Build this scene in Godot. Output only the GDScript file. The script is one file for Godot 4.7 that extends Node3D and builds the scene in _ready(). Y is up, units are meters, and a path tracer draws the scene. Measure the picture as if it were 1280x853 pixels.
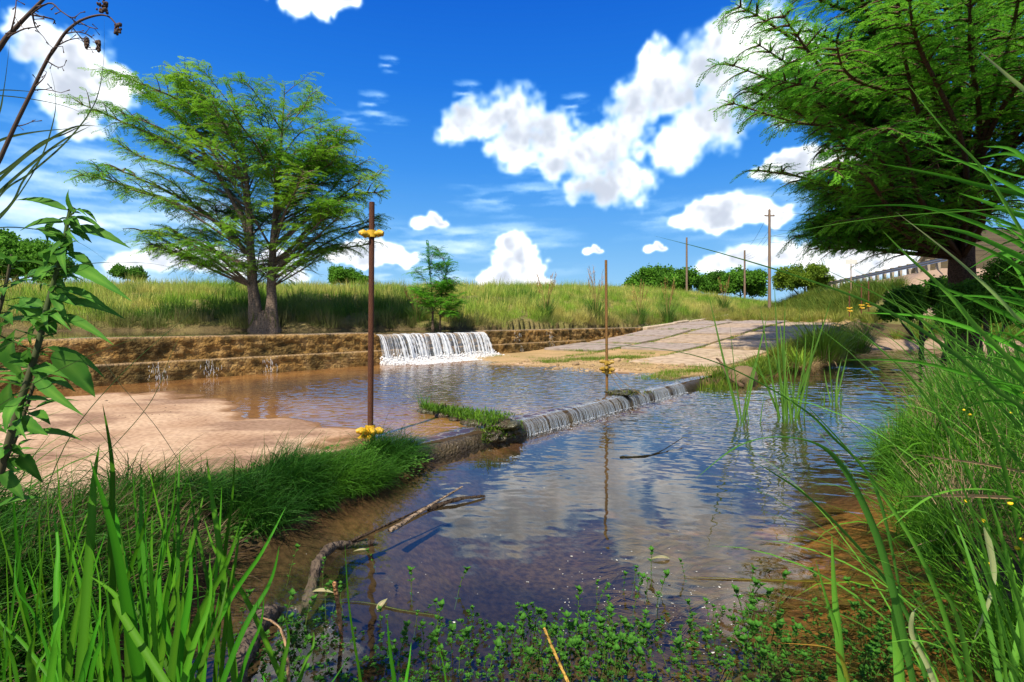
extends Node3D
# A low-water ford below a small concrete dam, seen from the pool downstream.
# s runs along the ford (up the road), t across it (downstream); st(s, t, y) gives the place in metres.

const EYE := 1.6
const F := 660.0
const WATER := 0.0
const FORD_WATER := 0.215
const POND := 1.25
const CLOUD := 1.7      # a sunlit cloud over what the picture holds as white

class MB:
	var v := PackedVector3Array()
	var n := PackedVector3Array()
	var c := PackedColorArray()
	var i := PackedInt32Array()
	func vert(p: Vector3, nn: Vector3, col: Color) -> int:
		v.append(p); n.append(nn); c.append(col)
		return v.size() - 1
	func tri(a: int, b: int, d: int) -> void:
		i.append(a); i.append(b); i.append(d)
	func quad(a: int, b: int, d: int, e: int) -> void:
		i.append(a); i.append(b); i.append(d); i.append(a); i.append(d); i.append(e)
	func flat(a: Vector3, b: Vector3, d: Vector3, e: Vector3, col: Color) -> void:
		var nn := (d - a).cross(b - a).normalized()
		var k := vert(a, nn, col)
		vert(b, nn, col); vert(d, nn, col); vert(e, nn, col)
		quad(k, k + 1, k + 2, k + 3)
	func box(lo: Vector3, hi: Vector3, col: Color, bev := 0.0, xf := Transform3D()) -> void:
		var b := minf(bev, minf((hi.x - lo.x), minf(hi.y - lo.y, hi.z - lo.z)) * 0.45)
		var p := []
		for yy in [lo.y, hi.y - b, hi.y]:
			var k: float = b if yy == hi.y else 0.0
			p.append(xf * Vector3(lo.x + k, yy, lo.z + k)); p.append(xf * Vector3(hi.x - k, yy, lo.z + k))
			p.append(xf * Vector3(hi.x - k, yy, hi.z - k)); p.append(xf * Vector3(lo.x + k, yy, hi.z - k))
		for r in 2:
			for k in 4:
				var m := (k + 1) % 4
				flat(p[r * 4 + m], p[r * 4 + k], p[r * 4 + 4 + k], p[r * 4 + 4 + m], col)
		flat(p[8], p[9], p[10], p[11], col)
		flat(p[3], p[2], p[1], p[0], col)
	func tube(path: PackedVector3Array, radii: PackedFloat32Array, sides: int, col: Color, lump := 0.0, flat_k := 1.0, col2 = null) -> void:
		var up := Vector3(0.13, 1, 0.31).normalized()
		var first := v.size()
		for k in path.size():
			var d := (path[mini(k + 1, path.size() - 1)] - path[maxi(k - 1, 0)]).normalized()
			var a := d.cross(up)
			if a.length() < 0.05:
				a = d.cross(Vector3(1, 0, 0.2))
			a = a.normalized()
			var b := a.cross(d).normalized()
			var cc: Color = col if col2 == null else col.lerp(col2, float(k) / maxf(1, path.size() - 1))
			for j in sides:
				var an := TAU * j / sides
				var o := a * cos(an) + b * sin(an) * flat_k
				var r := radii[k] * (1.0 + lump * sin(an * 3.0 + k * 1.7) + lump * 0.7 * sin(an * 5.0 - k * 2.3))
				vert(path[k] + o * r, o.normalized(), cc)
		for k in path.size() - 1:
			for j in sides:
				var m := (j + 1) % sides
				quad(first + k * sides + j, first + k * sides + m, first + (k + 1) * sides + m, first + (k + 1) * sides + j)
		for e in [0, path.size() - 1]:
			var mid := vert(path[e], (path[e] - path[1 if e == 0 else e - 1]).normalized(), col)
			for j in sides:
				var m := (j + 1) % sides
				if e == 0:
					tri(mid, first + m, first + j)
				else:
					tri(mid, first + e * sides + j, first + e * sides + m)
	func ribbon(path: PackedVector3Array, width: float, col0: Color, col1: Color, side_hint: Vector3, fold := 0.0, base_k := 0.55, twist := 0.0) -> void:
		var m := path.size()
		var per := 3 if fold > 0.0 else 2
		var first := v.size()
		for k in m:
			var u := float(k) / (m - 1)
			var d := (path[mini(k + 1, m - 1)] - path[maxi(k - 1, 0)]).normalized()
			var side := (side_hint - d * side_hint.dot(d)).normalized()
			if twist != 0.0:
				side = side.rotated(d, twist * u)
			var nn := side.cross(d).normalized()
			var w := width * 0.5 * minf(base_k + u * 3.0, 1.0) * (1.0 - pow(u, 2.6))
			w = maxf(w, 0.0002)
			var col := col0.lerp(col1, u)
			if per == 3:
				vert(path[k] - side * w + nn * fold * w, (nn + side * 0.45).normalized(), col)
				vert(path[k], nn, Color(col.r * 1.25, col.g * 1.15, col.b * 1.1))
				vert(path[k] + side * w + nn * fold * w, (nn - side * 0.45).normalized(), col)
			else:
				vert(path[k] - side * w, nn, col)
				vert(path[k] + side * w, nn, col)
		for k in m - 1:
			for j in per - 1:
				var a := first + k * per + j
				quad(a, a + 1, a + per + 1, a + per)
	func blade(p: Vector3, heading: float, length: float, width: float, lean: float, curve: float, col0: Color, col1: Color, segs := 5, fold := 0.0, twist := 0.0) -> void:
		var path := PackedVector3Array([p])
		var h := Vector3(cos(heading), 0, sin(heading))
		var q := p
		for k in segs:
			var u := (k + 0.5) / segs
			var a := lean + curve * pow(u, 1.6)
			q += (h * sin(a) + Vector3.UP * cos(a)) * length / segs
			path.append(q)
		ribbon(path, width, col0, col1, Vector3(-sin(heading), 0, cos(heading)), fold, 0.6, twist)
	func lump(center: Vector3, r: Vector3, seg: int, rough: float, seed_: int, col: Color) -> void:
		var nz := FastNoiseLite.new()
		nz.seed = seed_; nz.frequency = 0.9
		var first := v.size()
		for a in seg + 1:
			for b in seg * 2:
				var th := PI * a / seg
				var ph := TAU * b / (seg * 2)
				var d := Vector3(sin(th) * cos(ph), cos(th), sin(th) * sin(ph))
				var k := 1.0 + rough * nz.get_noise_3d(d.x * 1.4, d.y * 1.4, d.z * 1.4) * 2.0
				vert(center + d * r * k, (d / r).normalized(), col)
		var w := seg * 2
		for a in seg:
			for b in w:
				var m := (b + 1) % w
				quad(first + a * w + b, first + a * w + m, first + (a + 1) * w + m, first + (a + 1) * w + b)
	func mesh(mat: Material) -> ArrayMesh:
		for k in range(0, i.size(), 3):      # wind every face to its normals
			var a := i[k]
			var b := i[k + 1]
			var d := i[k + 2]
			if (v[d] - v[a]).cross(v[b] - v[a]).dot(n[a] + n[b] + n[d]) < 0.0:
				i[k + 1] = d
				i[k + 2] = b
		var arr := []
		arr.resize(Mesh.ARRAY_MAX)
		arr[Mesh.ARRAY_VERTEX] = v; arr[Mesh.ARRAY_NORMAL] = n; arr[Mesh.ARRAY_COLOR] = c; arr[Mesh.ARRAY_INDEX] = i
		var me := ArrayMesh.new()
		me.add_surface_from_arrays(Mesh.PRIMITIVE_TRIANGLES, arr)
		me.surface_set_material(0, mat)
		return me

var rng := RandomNumberGenerator.new()
var nz := FastNoiseLite.new()
var nz2 := FastNoiseLite.new()
var cell := FastNoiseLite.new()
var M := {}
var taken := {}
var pool := PackedVector2Array()

# ---------------------------------------------------------------- helpers
func st(s: float, t: float, y := 0.0) -> Vector3:
	return Vector3(0.11 + 0.633 * s + 0.774 * t, y, -7.51 - 0.774 * s + 0.633 * t)
func to_st(x: float, z: float) -> Vector2:
	var a := x - 0.11
	var b := z + 7.51
	return Vector2(a * 0.633 - b * 0.774, a * 0.774 + b * 0.633)
func at(px: float, py: float, d: float) -> Vector3:      # a place d metres away
	return Vector3((px - 640.0) / F * d, EYE + (402.0 - py) / F * d, -d)
func rf(a: float, b: float) -> float:
	return rng.randf_range(a, b)
func ss(a: float, b: float, x: float) -> float:
	var k := clampf((x - a) / (b - a), 0.0, 1.0)
	return k * k * (3.0 - 2.0 * k)
func lin(pts: Array, x: float) -> float:
	if x <= pts[0][0]:
		return pts[0][1]
	for k in pts.size() - 1:
		if x <= pts[k + 1][0]:
			return lerpf(pts[k][1], pts[k + 1][1], (x - pts[k][0]) / (pts[k + 1][0] - pts[k][0]))
	return pts[-1][1]
func smooth(pts: Array, per := 5) -> PackedVector3Array:
	var out := PackedVector3Array()
	for k in pts.size() - 1:
		var a: Vector3 = pts[maxi(k - 1, 0)]
		var b: Vector3 = pts[k]
		var c: Vector3 = pts[k + 1]
		var d: Vector3 = pts[mini(k + 2, pts.size() - 1)]
		for j in per:
			out.append(b.cubic_interpolate(c, a, d, float(j) / per))
	out.append(pts[-1])
	return out
func taper(n: int, a: float, b: float) -> PackedFloat32Array:
	var r := PackedFloat32Array()
	for k in n:
		r.append(lerpf(a, b, float(k) / maxf(1, n - 1)))
	return r
func numbered(called: String) -> String:
	var k: int = taken.get(called, 0)
	taken[called] = k + 1
	return called if k == 0 else "%s_%03d" % [called, k]
func tag(o: Node, label: String, category := "", group := "", kind := "") -> Node:
	o.set_meta("label", label)
	if category: o.set_meta("category", category)
	if group: o.set_meta("group", group)
	if kind: o.set_meta("kind", kind)
	return o
func thing(called: String, where: Vector3, label: String, category: String, group := "") -> Node3D:
	var o := Node3D.new()
	o.name = numbered(called)
	add_child(o)
	o.position = where
	tag(o, label, category, group)
	return o
func put(called: String, me: Mesh, parent: Node = null, where := Vector3.ZERO) -> MeshInstance3D:
	var o := MeshInstance3D.new()
	o.name = called if parent else numbered(called)
	o.mesh = me
	(parent if parent else self).add_child(o, true)
	o.position = where
	return o
func structure(called: String, me: Mesh, label: String) -> MeshInstance3D:
	var o := put(called, me)
	tag(o, label, "", "", "structure")
	return o
func many(called: String, me: Mesh, places: Array, colors: Array, parent: Node = null) -> MultiMeshInstance3D:
	var mm := MultiMesh.new()
	mm.transform_format = MultiMesh.TRANSFORM_3D
	mm.use_colors = true
	mm.mesh = me
	mm.instance_count = places.size()
	for k in places.size():
		mm.set_instance_transform(k, places[k])
		mm.set_instance_color(k, colors[k])
	var o := MultiMeshInstance3D.new()
	o.name = called if parent else numbered(called)
	o.multimesh = mm
	(parent if parent else self).add_child(o, true)
	o.set_meta("kind", "stuff")
	return o
func noise_tex(freq: float, lo: Color, hi: Color, seed_ := 1, size := 512, oct := 5, kind := FastNoiseLite.TYPE_SIMPLEX_SMOOTH) -> NoiseTexture2D:
	var t := NoiseTexture2D.new()
	t.width = size; t.height = size; t.seamless = true
	var f := FastNoiseLite.new()
	f.seed = seed_; f.frequency = freq; f.fractal_octaves = oct; f.noise_type = kind
	t.noise = f
	var g := Gradient.new()
	g.set_color(0, lo); g.set_color(1, hi)
	t.color_ramp = g
	return t
func bump_tex(freq: float, seed_ := 1, size := 512, oct := 5) -> NoiseTexture2D:
	var t := NoiseTexture2D.new()
	t.width = size; t.height = size; t.seamless = true
	var f := FastNoiseLite.new()
	f.seed = seed_; f.frequency = freq; f.fractal_octaves = oct
	t.noise = f
	return t
func mat(rough: float, spec := 0.4) -> StandardMaterial3D:
	var m := StandardMaterial3D.new()
	m.vertex_color_use_as_albedo = true
	m.roughness = rough
	m.metallic_specular = spec
	return m
func leafy(rough: float, through: float) -> StandardMaterial3D:
	var m := mat(rough, 0.35)
	m.backlight_enabled = true
	m.backlight = Color(through, through, through).linear_to_srgb()
	return m
func grainy(m: StandardMaterial3D, tex: Texture2D, bump: Texture2D, scale: float, depth: float) -> StandardMaterial3D:
	m.albedo_texture = tex
	m.uv1_triplanar = true; m.uv1_world_triplanar = true
	m.uv1_scale = Vector3.ONE * scale
	if bump:
		m.heightmap_enabled = true
		m.heightmap_texture = bump
		m.heightmap_scale = depth
	return m
func grid(xs: PackedFloat32Array, zs: PackedFloat32Array, height: Callable, color: Callable, place: Callable, material: Material) -> ArrayMesh:
	# place(a, b, y) -> world position
	var b := MB.new()
	var w := xs.size()
	for z in zs:
		for x in xs:
			var y: float = height.call(x, z)
			b.v.append(place.call(x, z, y))
			b.c.append(color.call(x, z, y))
	b.n.resize(b.v.size())
	for j in zs.size():
		for k in w:
			var l := b.v[j * w + maxi(k - 1, 0)]
			var r := b.v[j * w + mini(k + 1, w - 1)]
			var u := b.v[maxi(j - 1, 0) * w + k]
			var d := b.v[mini(j + 1, zs.size() - 1) * w + k]
			var nn := (d - u).cross(r - l).normalized()
			b.n[j * w + k] = nn if nn.y > 0 else -nn
	for j in zs.size() - 1:
		for k in w - 1:
			var a := j * w + k
			if (b.v[a + w] - b.v[a]).cross(b.v[a + 1] - b.v[a]).y > 0:
				b.quad(a, a + 1, a + w + 1, a + w)
			else:
				b.quad(a, a + w, a + w + 1, a + 1)
	return b.mesh(material)
func steps(stops: Array) -> PackedFloat32Array:      # [[from, step], ..., [to, 0]]
	var out := PackedFloat32Array()
	for k in stops.size() - 1:
		var a: float = stops[k][0]
		var b: float = stops[k + 1][0]
		var s0: float = stops[k][1]
		var s1: float = stops[k + 1][1] if stops[k + 1][1] > 0 else s0
		var x := a
		var guard := 0
		while x < b - 0.4 * s0 and guard < 5000:
			out.append(x)
			x += lerpf(s0, s1, clampf((x - a) / (b - a), 0, 1))
			guard += 1
	out.append(stops[-1][0])
	return out

# ---------------------------------------------------------------- the lie of the land
func ford_level(s: float) -> float:
	return lin([[-40, 0.2], [8.5, 0.2], [12, 0.26], [18.5, 0.56], [27, 1.24], [36, 1.7], [44, 2.1], [75, 3.2], [400, 3.4]], s)
func ford_height(s: float, t: float) -> float:
	var p := st(s, t)
	var wob := nz.get_noise_2d(p.x * 9.0, p.z * 9.0)
	var h := ford_level(s) - 0.012
	var dry := ss(-1.2, -2.7, s + wob * 1.1) * ss(-8.6, -6.8, t + wob * 0.9)
	h += 0.052 * dry
	h += 0.06 * ss(6.2, 8.2, s + wob * 1.6 + 0.10 * (t + 4.0)) * (1.0 - ss(9.0, 13.0, s))
	h += 0.007 * wob + 0.004 * nz.get_noise_2d(p.x * 55.0, p.z * 55.0)
	h -= 0.05 * ss(-0.25, 0.0, t)
	return h
func shore_z(x: float) -> float:
	return lin([[-80, -13], [-40, -17], [-20, -19.3], [-9.9, -21], [-3, -22.4], [0.2, -24.0], [1.8, -26.6], [10, -36.8], [80, -123]], x) + nz.get_noise_1d(x * 14.0) * 0.5
func pool_dist(x: float, z: float) -> float:       # metres outside the pool's edge; negative within
	var p := Vector2(x, z)
	var best := 1e9
	var m := pool.size()
	for k in m:
		var q := Geometry2D.get_closest_point_to_segment(p, pool[k], pool[(k + 1) % m])
		best = minf(best, p.distance_squared_to(q))
	best = sqrt(best)
	return -best if Geometry2D.is_point_in_polygon(p, pool) else best
func land(x: float, z: float) -> float:
	var q := to_st(x, z)
	var s := q.x
	var t := q.y
	var rough := nz.get_noise_2d(x * 6.0, z * 6.0)
	if t < -10.9:
		var w := shore_z(x) - z
		var base := maxf(POND, ford_level(s) if s > 20 else POND)
		if w < 0:
			return POND - clampf(-w * 0.5, 0.0, 0.5) - 0.02
		var h := lin([[0, 0.0], [0.5, 0.3], [8.0, 1.55], [9.0, 1.85], [24, 2.9], [60, 3.2], [400, 3.4]], w)
		h *= lerpf(1.0, 0.55, ss(18, 40, x) * ss(40, 20, w))
		return base + h + rough * 0.12 * ss(0, 3, w)
	if t < -9.6:
		return minf(0.05, 0.05) if s < 26 else ford_level(s) - 0.05
	if t < 0.02:
		return ford_level(s) - 0.12
	# downstream side
	var d := pool_dist(x, z) + rough * 0.12
	if d < 0:
		return -0.03 - minf(0.42, -d * 0.30) + nz.get_noise_2d(x * 22.0, z * 22.0) * 0.02
	var right := x > 0.3 * -z and x > 1.0
	var h2: float
	if right:
		h2 = minf(0.32 * d + 0.03, 1.1 + 0.03 * d)
		if z < -27.0:
			h2 = lerpf(h2, 0.02 + 0.07 * d, ss(-26.0, -28.5, z))
		h2 += 0.10 * maxf(0.0, -z - 29.0) * ss(2, 8, d)
	else:
		h2 = 0.02 + 0.24 * ss(0.0, 0.6, d) + 0.25 * ss(0.6, 3.0, d)
	h2 += rough * 0.05 * ss(0, 1, d)
	return lerpf(ford_level(s) - 0.03, h2, ss(0.0, 1.2, t)) if s > 4 else h2

func fill(c: Array) -> Color:
	return Color(c[0], c[1], c[2])

# ---------------------------------------------------------------- sky
func paint_cloud(w: int, h: int, puffs: Array, seed_: int, soft: float, ragged: float) -> Image:
	# a cumulus: soft balls pushed about by turbulence, greyer where they are thick
	var im := Image.create(w, h, false, Image.FORMAT_RGBA8)
	var f := FastNoiseLite.new()
	f.seed = seed_; f.frequency = 0.018; f.fractal_octaves = 5; f.fractal_gain = 0.55
	var g := FastNoiseLite.new()
	g.seed = seed_ + 9; g.frequency = 0.05; g.fractal_octaves = 3
	var dens := PackedFloat32Array()
	dens.resize(w * h)
	for y in h:
		for x in w:
			var wx := x + f.get_noise_2d(x, y) * 15.0 * ragged
			var wy := y + f.get_noise_2d(x + 500.0, y) * 13.0 * ragged
			var d := 0.0
			for p in puffs:
				var dx: float = (wx - p[0]) / p[2]
				var dy: float = (wy - p[1]) / (p[2] * p[3])
				var k := 1.0 - dx * dx - dy * dy
				if k > 0.0:
					d = maxf(d, k) + 0.12 * minf(d, k)
			if d > 0.0:
				d += 0.34 * ragged * f.get_noise_2d(x * 1.7 + 90.0, y * 1.7) + 0.16 * g.get_noise_2d(x * 1.3, y * 1.3)
			dens[y * w + x] = d
	for y in h:
		for x in w:
			var d := dens[y * w + x]
			var a := ss(0.02, soft, d)
			if a <= 0.004:
				im.set_pixel(x, y, Color(0.8, 0.86, 0.95, 0))
				continue
			var thick := ss(0.35, 1.25, d * 0.85 + 0.7 * f.get_noise_2d(x * 0.5 + 300.0, y * 0.5))
			var body := Color(1.0, 1.0, 1.0).lerp(Color(0.66, 0.69, 0.74), thick)
			im.set_pixel(x, y, Color(body.r, body.g, body.b, a))
	im.resize(w / 2, h / 2, Image.INTERPOLATE_LANCZOS)
	im.resize(w / 3, h / 3, Image.INTERPOLATE_BILINEAR)
	im.resize(w, h, Image.INTERPOLATE_CUBIC)
	return im
func paint_wisp(w: int, h: int, seed_: int, most: float) -> Image:
	var im := Image.create(w, h, false, Image.FORMAT_RGBA8)
	var f := FastNoiseLite.new()
	f.seed = seed_; f.frequency = 0.012; f.fractal_octaves = 5; f.domain_warp_enabled = true; f.domain_warp_amplitude = 22.0
	for y in h:
		for x in w:
			var e := (1.0 - pow(absf(x / (w * 0.5) - 1.0), 2.0)) * (1.0 - pow(absf(y / (h * 0.5) - 1.0), 2.0))
			var k := f.get_noise_2d(x * 0.55 + y * 0.25, y * 3.2) * 0.5 + 0.5
			im.set_pixel(x, y, Color(0.97, 0.98, 1.0, clampf(ss(0.42, 0.9, k) * e * most, 0, 1)))
	return im
func build_sky() -> Image:
	var w := 4096
	var h := 2048
	var ramp := Image.create(2, h, false, Image.FORMAT_RGB8)
	var stops := [[-90, 0.42, 0.62, 0.80], [0, 0.68, 0.86, 0.985], [4, 0.60, 0.82, 0.985], [9, 0.44, 0.72, 0.98], [16, 0.265, 0.595, 0.95], [24, 0.15, 0.49, 0.905], [32, 0.095, 0.41, 0.85], [50, 0.04, 0.28, 0.70], [90, 0.03, 0.22, 0.60]]
	for y in h:
		var e := 90.0 - (y + 0.5) / h * 180.0
		var c := []
		for k in 3:
			c.append(lin(stops.map(func(q): return [q[0], q[k + 1]]), e))
		for x in 2:
			var l := Color(c[0], c[1], c[2]).srgb_to_linear()
			ramp.set_pixel(x, y, Color(l.r / CLOUD, l.g / CLOUD, l.b / CLOUD).linear_to_srgb())
	ramp.resize(w, h, Image.INTERPOLATE_NEAREST)
	ramp.convert(Image.FORMAT_RGBA8)
	# cloud pictures; one unit of a puff is 1/11.38 degree
	var big := paint_cloud(540, 240, [[44, 128, 32, 0.85], [78, 120, 45, 0.85], [117, 113, 45, 0.85], [112, 150, 41, 0.85], [160, 141, 45, 0.85], [160, 167, 30, 0.85], [199, 159, 41, 0.85], [223, 194, 36, 0.85], [257, 194, 36, 0.85], [194, 198, 23, 0.85], [238, 150, 43, 0.85], [257, 111, 45, 0.85], [296, 93, 49, 0.85], [344, 85, 54, 0.85], [364, 52, 32, 0.85], [393, 63, 43, 0.85], [408, 111, 54, 0.85], [344, 133, 48, 0.85], [306, 159, 39, 0.85], [422, 85, 49, 0.85], [281, 66, 23, 0.85], [367, 37, 15, 0.85]], 11, 0.95, 1.3)
	var left := paint_cloud(240, 200, [[80, 60, 38, 0.8], [120, 65, 44, 0.9], [105, 100, 46, 0.9], [135, 105, 44, 0.9], [55, 42, 20, 0.7], [160, 82, 26, 0.8], [115, 140, 40, 0.7]], 23, 0.8, 1.2)
	var towering := paint_cloud(130, 110, [[62, 30, 20, 0.9], [78, 45, 26, 0.9], [58, 55, 28, 0.8], [88, 66, 26, 0.8], [45, 76, 30, 0.6], [75, 82, 38, 0.6], [104, 84, 24, 0.5]], 37, 0.4, 0.8)
	var low := paint_cloud(200, 80, [[40, 46, 26, 0.5], [72, 36, 30, 0.7], [104, 34, 34, 0.7], [134, 40, 32, 0.65], [160, 48, 26, 0.5], [90, 52, 40, 0.4]], 41, 0.55, 0.9)
	var flat := paint_cloud(230, 80, [[30, 50, 24, 0.5], [66, 44, 30, 0.6], [100, 40, 34, 0.7], [140, 46, 34, 0.6], [180, 42, 32, 0.7], [206, 52, 22, 0.5]], 53, 0.75, 0.9)
	var small := paint_cloud(70, 44, [[22, 24, 15, 0.6], [38, 20, 16, 0.7], [50, 26, 13, 0.6]], 67, 0.5, 0.7)
	var top := paint_cloud(170, 70, [[40, 20, 30, 0.7], [75, 24, 38, 0.8], [110, 20, 36, 0.8], [135, 16, 24, 0.6]], 71, 0.42, 1.0)
	var wisp := paint_wisp(260, 70, 5, 0.55)
	var wisp2 := paint_wisp(420, 120, 15, 0.5)
	var puff := paint_wisp(80, 60, 25, 0.9)
	var set_in := func(im: Image, az: float, el: float, k := 1.0, flip := false) -> void:
		var c: Image = im
		if k != 1.0 or flip:
			c = im.duplicate()
			if flip:
				c.flip_x()
			if k != 1.0:
				c.resize(int(im.get_width() * k), int(im.get_height() * k), Image.INTERPOLATE_BILINEAR)
		var x := int(fposmod(az, 360.0) / 360.0 * w - c.get_width() * 0.5)
		var y := int((90.0 - el) / 180.0 * h - c.get_height() * 0.5)
		for o in [-w, 0, w]:
			ramp.blend_rect(c, Rect2i(0, 0, c.get_width(), c.get_height()), Vector2i(x + o, y))
	var see := func(px: float, py: float) -> Vector2:
		var dx := (px - 640.0) / F
		return Vector2(rad_to_deg(atan(dx)), rad_to_deg(atan((402.0 - py) / F / sqrt(1.0 + dx * dx))))
	# those in the picture
	for c in [[wisp2, 90, 300, 1.0], [wisp2, 150, 235, 1.0], [wisp2, 60, 250, 0.9], [wisp2, 560, 330, 0.9], [wisp2, 1130, 310, 1.0], [wisp, 650, 248, 0.8], [wisp, 620, 300, 0.9], [wisp, 700, 205, 0.6], [wisp, 900, 265, 1.0], [wisp, 560, 300, 0.7], [wisp, 460, 150, 0.4],
			[left, 104, 112, 0.72], [towering, 640, 328, 0.95], [low, 910, 268, 0.85], [flat, 1180, 325, 1.1], [flat, 985, 318, 0.9], [low, 1005, 205, 0.7], [small, 538, 277, 0.9], [low, 465, 318, 0.7], [wisp2, 40, 310, 1.2], [wisp2, 230, 300, 1.2], [wisp2, 90, 215, 0.9], [wisp2, 500, 340, 0.8], [puff, 468, 130, 0.5], [puff, 487, 82, 0.35], [puff, 585, 116, 0.5], [puff, 720, 132, 0.5], [small, 742, 313, 0.5], [small, 820, 310, 0.55],
			[top, 378, 2, 0.9], [flat, 270, 325, 0.9], [big, 804, 143, 1.0]]:
		var q: Vector2 = see.call(c[1], c[2])
		set_in.call(c[0], q.x, q.y, c[3])
	# the same weather all round
	var r := RandomNumberGenerator.new()
	r.seed = 4
	var kinds := [big, left, towering, low, flat, small, wisp2, wisp, low, flat]
	for k in 62:
		var az := r.randf_range(52.0, 308.0)
		var im: Image = kinds[k % kinds.size()]
		var el := r.randf_range(3.0, 20.0) if im in [low, flat, small, towering] else r.randf_range(14.0, 40.0)
		set_in.call(im, az, el, r.randf_range(0.8, 1.2), r.randf() > 0.5)
	for k in 16:
		set_in.call([big, left, wisp2, flat][k % 4], r.randf_range(0.0, 360.0), r.randf_range(44.0, 66.0), r.randf_range(0.8, 1.3), r.randf() > 0.5)
	ramp.convert(Image.FORMAT_RGB8)
	return ramp

func setup_view() -> void:
	var cam := Camera3D.new()
	cam.name = "camera"
	add_child(cam)
	cam.position = Vector3(0, EYE, 0)
	cam.projection = Camera3D.PROJECTION_FRUSTUM
	cam.near = 0.05
	cam.far = 2000.0
	cam.size = 853.0 / F * cam.near
	cam.frustum_offset = Vector2(0, -(426.5 - 402.0) / F * cam.near)
	cam.current = true
	var e := Environment.new()
	e.background_mode = Environment.BG_SKY
	var pm := PanoramaSkyMaterial.new()
	pm.panorama = ImageTexture.create_from_image(build_sky())
	var sky := Sky.new()
	sky.sky_material = pm
	e.sky = sky
	e.background_energy_multiplier = 0.62 * CLOUD
	e.tonemap_mode = Environment.TONE_MAPPER_LINEAR
	e.tonemap_exposure = 1.6
	e.sdfgi_enabled = true; e.ssao_enabled = true; e.ssil_enabled = true
	var we := WorldEnvironment.new()
	we.name = "environment"
	we.environment = e
	add_child(we)
	var sun := DirectionalLight3D.new()
	sun.name = "sun"
	add_child(sun)
	sun.look_at_from_position(Vector3(-0.24, 0.77, 0.59) * 50.0, Vector3.ZERO)
	sun.light_energy = 1.6
	sun.light_color = Color(1.0, 0.955, 0.88)
	sun.light_angular_distance = 0.53
	sun.shadow_enabled = true

func materials() -> void:
	var g1 := noise_tex(0.02, Color(0.55, 0.55, 0.55), Color(1.25, 1.25, 1.25), 3, 512, 6)
	var g2 := noise_tex(0.05, Color(0.6, 0.6, 0.6), Color(1.2, 1.2, 1.2), 8, 512, 5)
	var b1 := bump_tex(0.03, 5, 512, 6)
	var b2 := bump_tex(0.07, 6, 512, 4)
	M.earth = grainy(mat(0.95, 0.2), g2, b2, 0.5, 1.2)
	M.sand = grainy(mat(0.9, 0.25), noise_tex(0.03, Color(0.82, 0.80, 0.78), Color(1.1, 1.1, 1.1), 18, 512, 7), bump_tex(0.12, 19, 512, 3), 0.8, 0.35)
	M.concrete = grainy(mat(0.9, 0.3), g1, b1, 0.8, 5.0)
	M.slab = grainy(mat(0.9, 0.3), noise_tex(0.012, Color(0.74, 0.72, 0.70), Color(1.15, 1.14, 1.12), 28, 512, 6), null, 0.35, 0.0)
	M.wetstone = grainy(mat(0.35, 0.5), g1, b1, 1.5, 3.0)
	M.bark = grainy(mat(0.92, 0.2), g1, b1, 1.2, 4.0)
	M.wood = grainy(mat(0.85, 0.25), g1, b1, 6.0, 1.2)
	M.rust = grainy(mat(0.8, 0.4), noise_tex(0.02, Color(0.25, 0.22, 0.2), Color(1.9, 1.5, 1.2), 12, 512, 6), b1, 6.0, 0.3)
	M.yellow = grainy(mat(0.5, 0.5), noise_tex(0.02, Color(0.75, 0.7, 0.6), Color(1.1, 1.1, 1.1), 13), null, 8.0, 0.0)
	M.stone = grainy(mat(0.9, 0.25), g2, b2, 2.5, 1.0)
	M.metal = mat(0.45, 0.5)
	M.metal.metallic = 0.6
	M.leaf = leafy(0.6, 0.8)
	M.leaf.metallic_specular = 0.22
	M.needle = leafy(0.6, 0.95)
	M.needle.metallic_specular = 0.2
	M.blade = leafy(0.5, 0.85)
	M.blade.metallic_specular = 0.25
	M.dry = leafy(0.8, 0.3)
	M.plain = mat(0.8, 0.3)
	var w := StandardMaterial3D.new()
	w.transparency = BaseMaterial3D.TRANSPARENCY_ALPHA
	w.albedo_color = Color(0.16, 0.12, 0.10, 0.03)
	w.roughness = 0.02
	w.metallic_specular = 0.5
	M.water = w
	var w2 := w.duplicate()
	w2.albedo_color = Color(0.3, 0.22, 0.14, 0.03)
	w2.roughness = 0.05
	M.film = w2
	var wf := StandardMaterial3D.new()
	wf.transparency = BaseMaterial3D.TRANSPARENCY_ALPHA
	wf.albedo_color = Color(0.86, 0.88, 0.90, 0.42)
	wf.roughness = 0.3
	M.white_water = wf
	var wt := wf.duplicate()
	wt.albedo_color = Color(0.76, 0.83, 0.90, 0.15)
	M.thin_water = wt
	M.foam = mat(0.6, 0.3)

func _ready() -> void:
	rng.seed = 7
	nz.seed = 2; nz.frequency = 0.06; nz.fractal_octaves = 4
	nz2.seed = 31; nz2.frequency = 0.06; nz2.fractal_octaves = 3
	cell.seed = 5; cell.noise_type = FastNoiseLite.TYPE_CELLULAR; cell.frequency = 0.9
	cell.cellular_return_type = FastNoiseLite.RETURN_DISTANCE2_SUB
	setup_view()
	print("sky ", Time.get_ticks_msec())
	materials()
	pool_outline()
	build_land()
	print("land ", Time.get_ticks_msec())
	build_ford()
	build_dam()
	build_water()
	print("water ", Time.get_ticks_msec())
	build_falls()
	build_trees()
	print("trees ", Time.get_ticks_msec())
	build_far()
	build_posts()
	print("far ", Time.get_ticks_msec())
	build_grass()
	print("grass ", Time.get_ticks_msec())
	build_near()
	print("near ", Time.get_ticks_msec())

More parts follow.
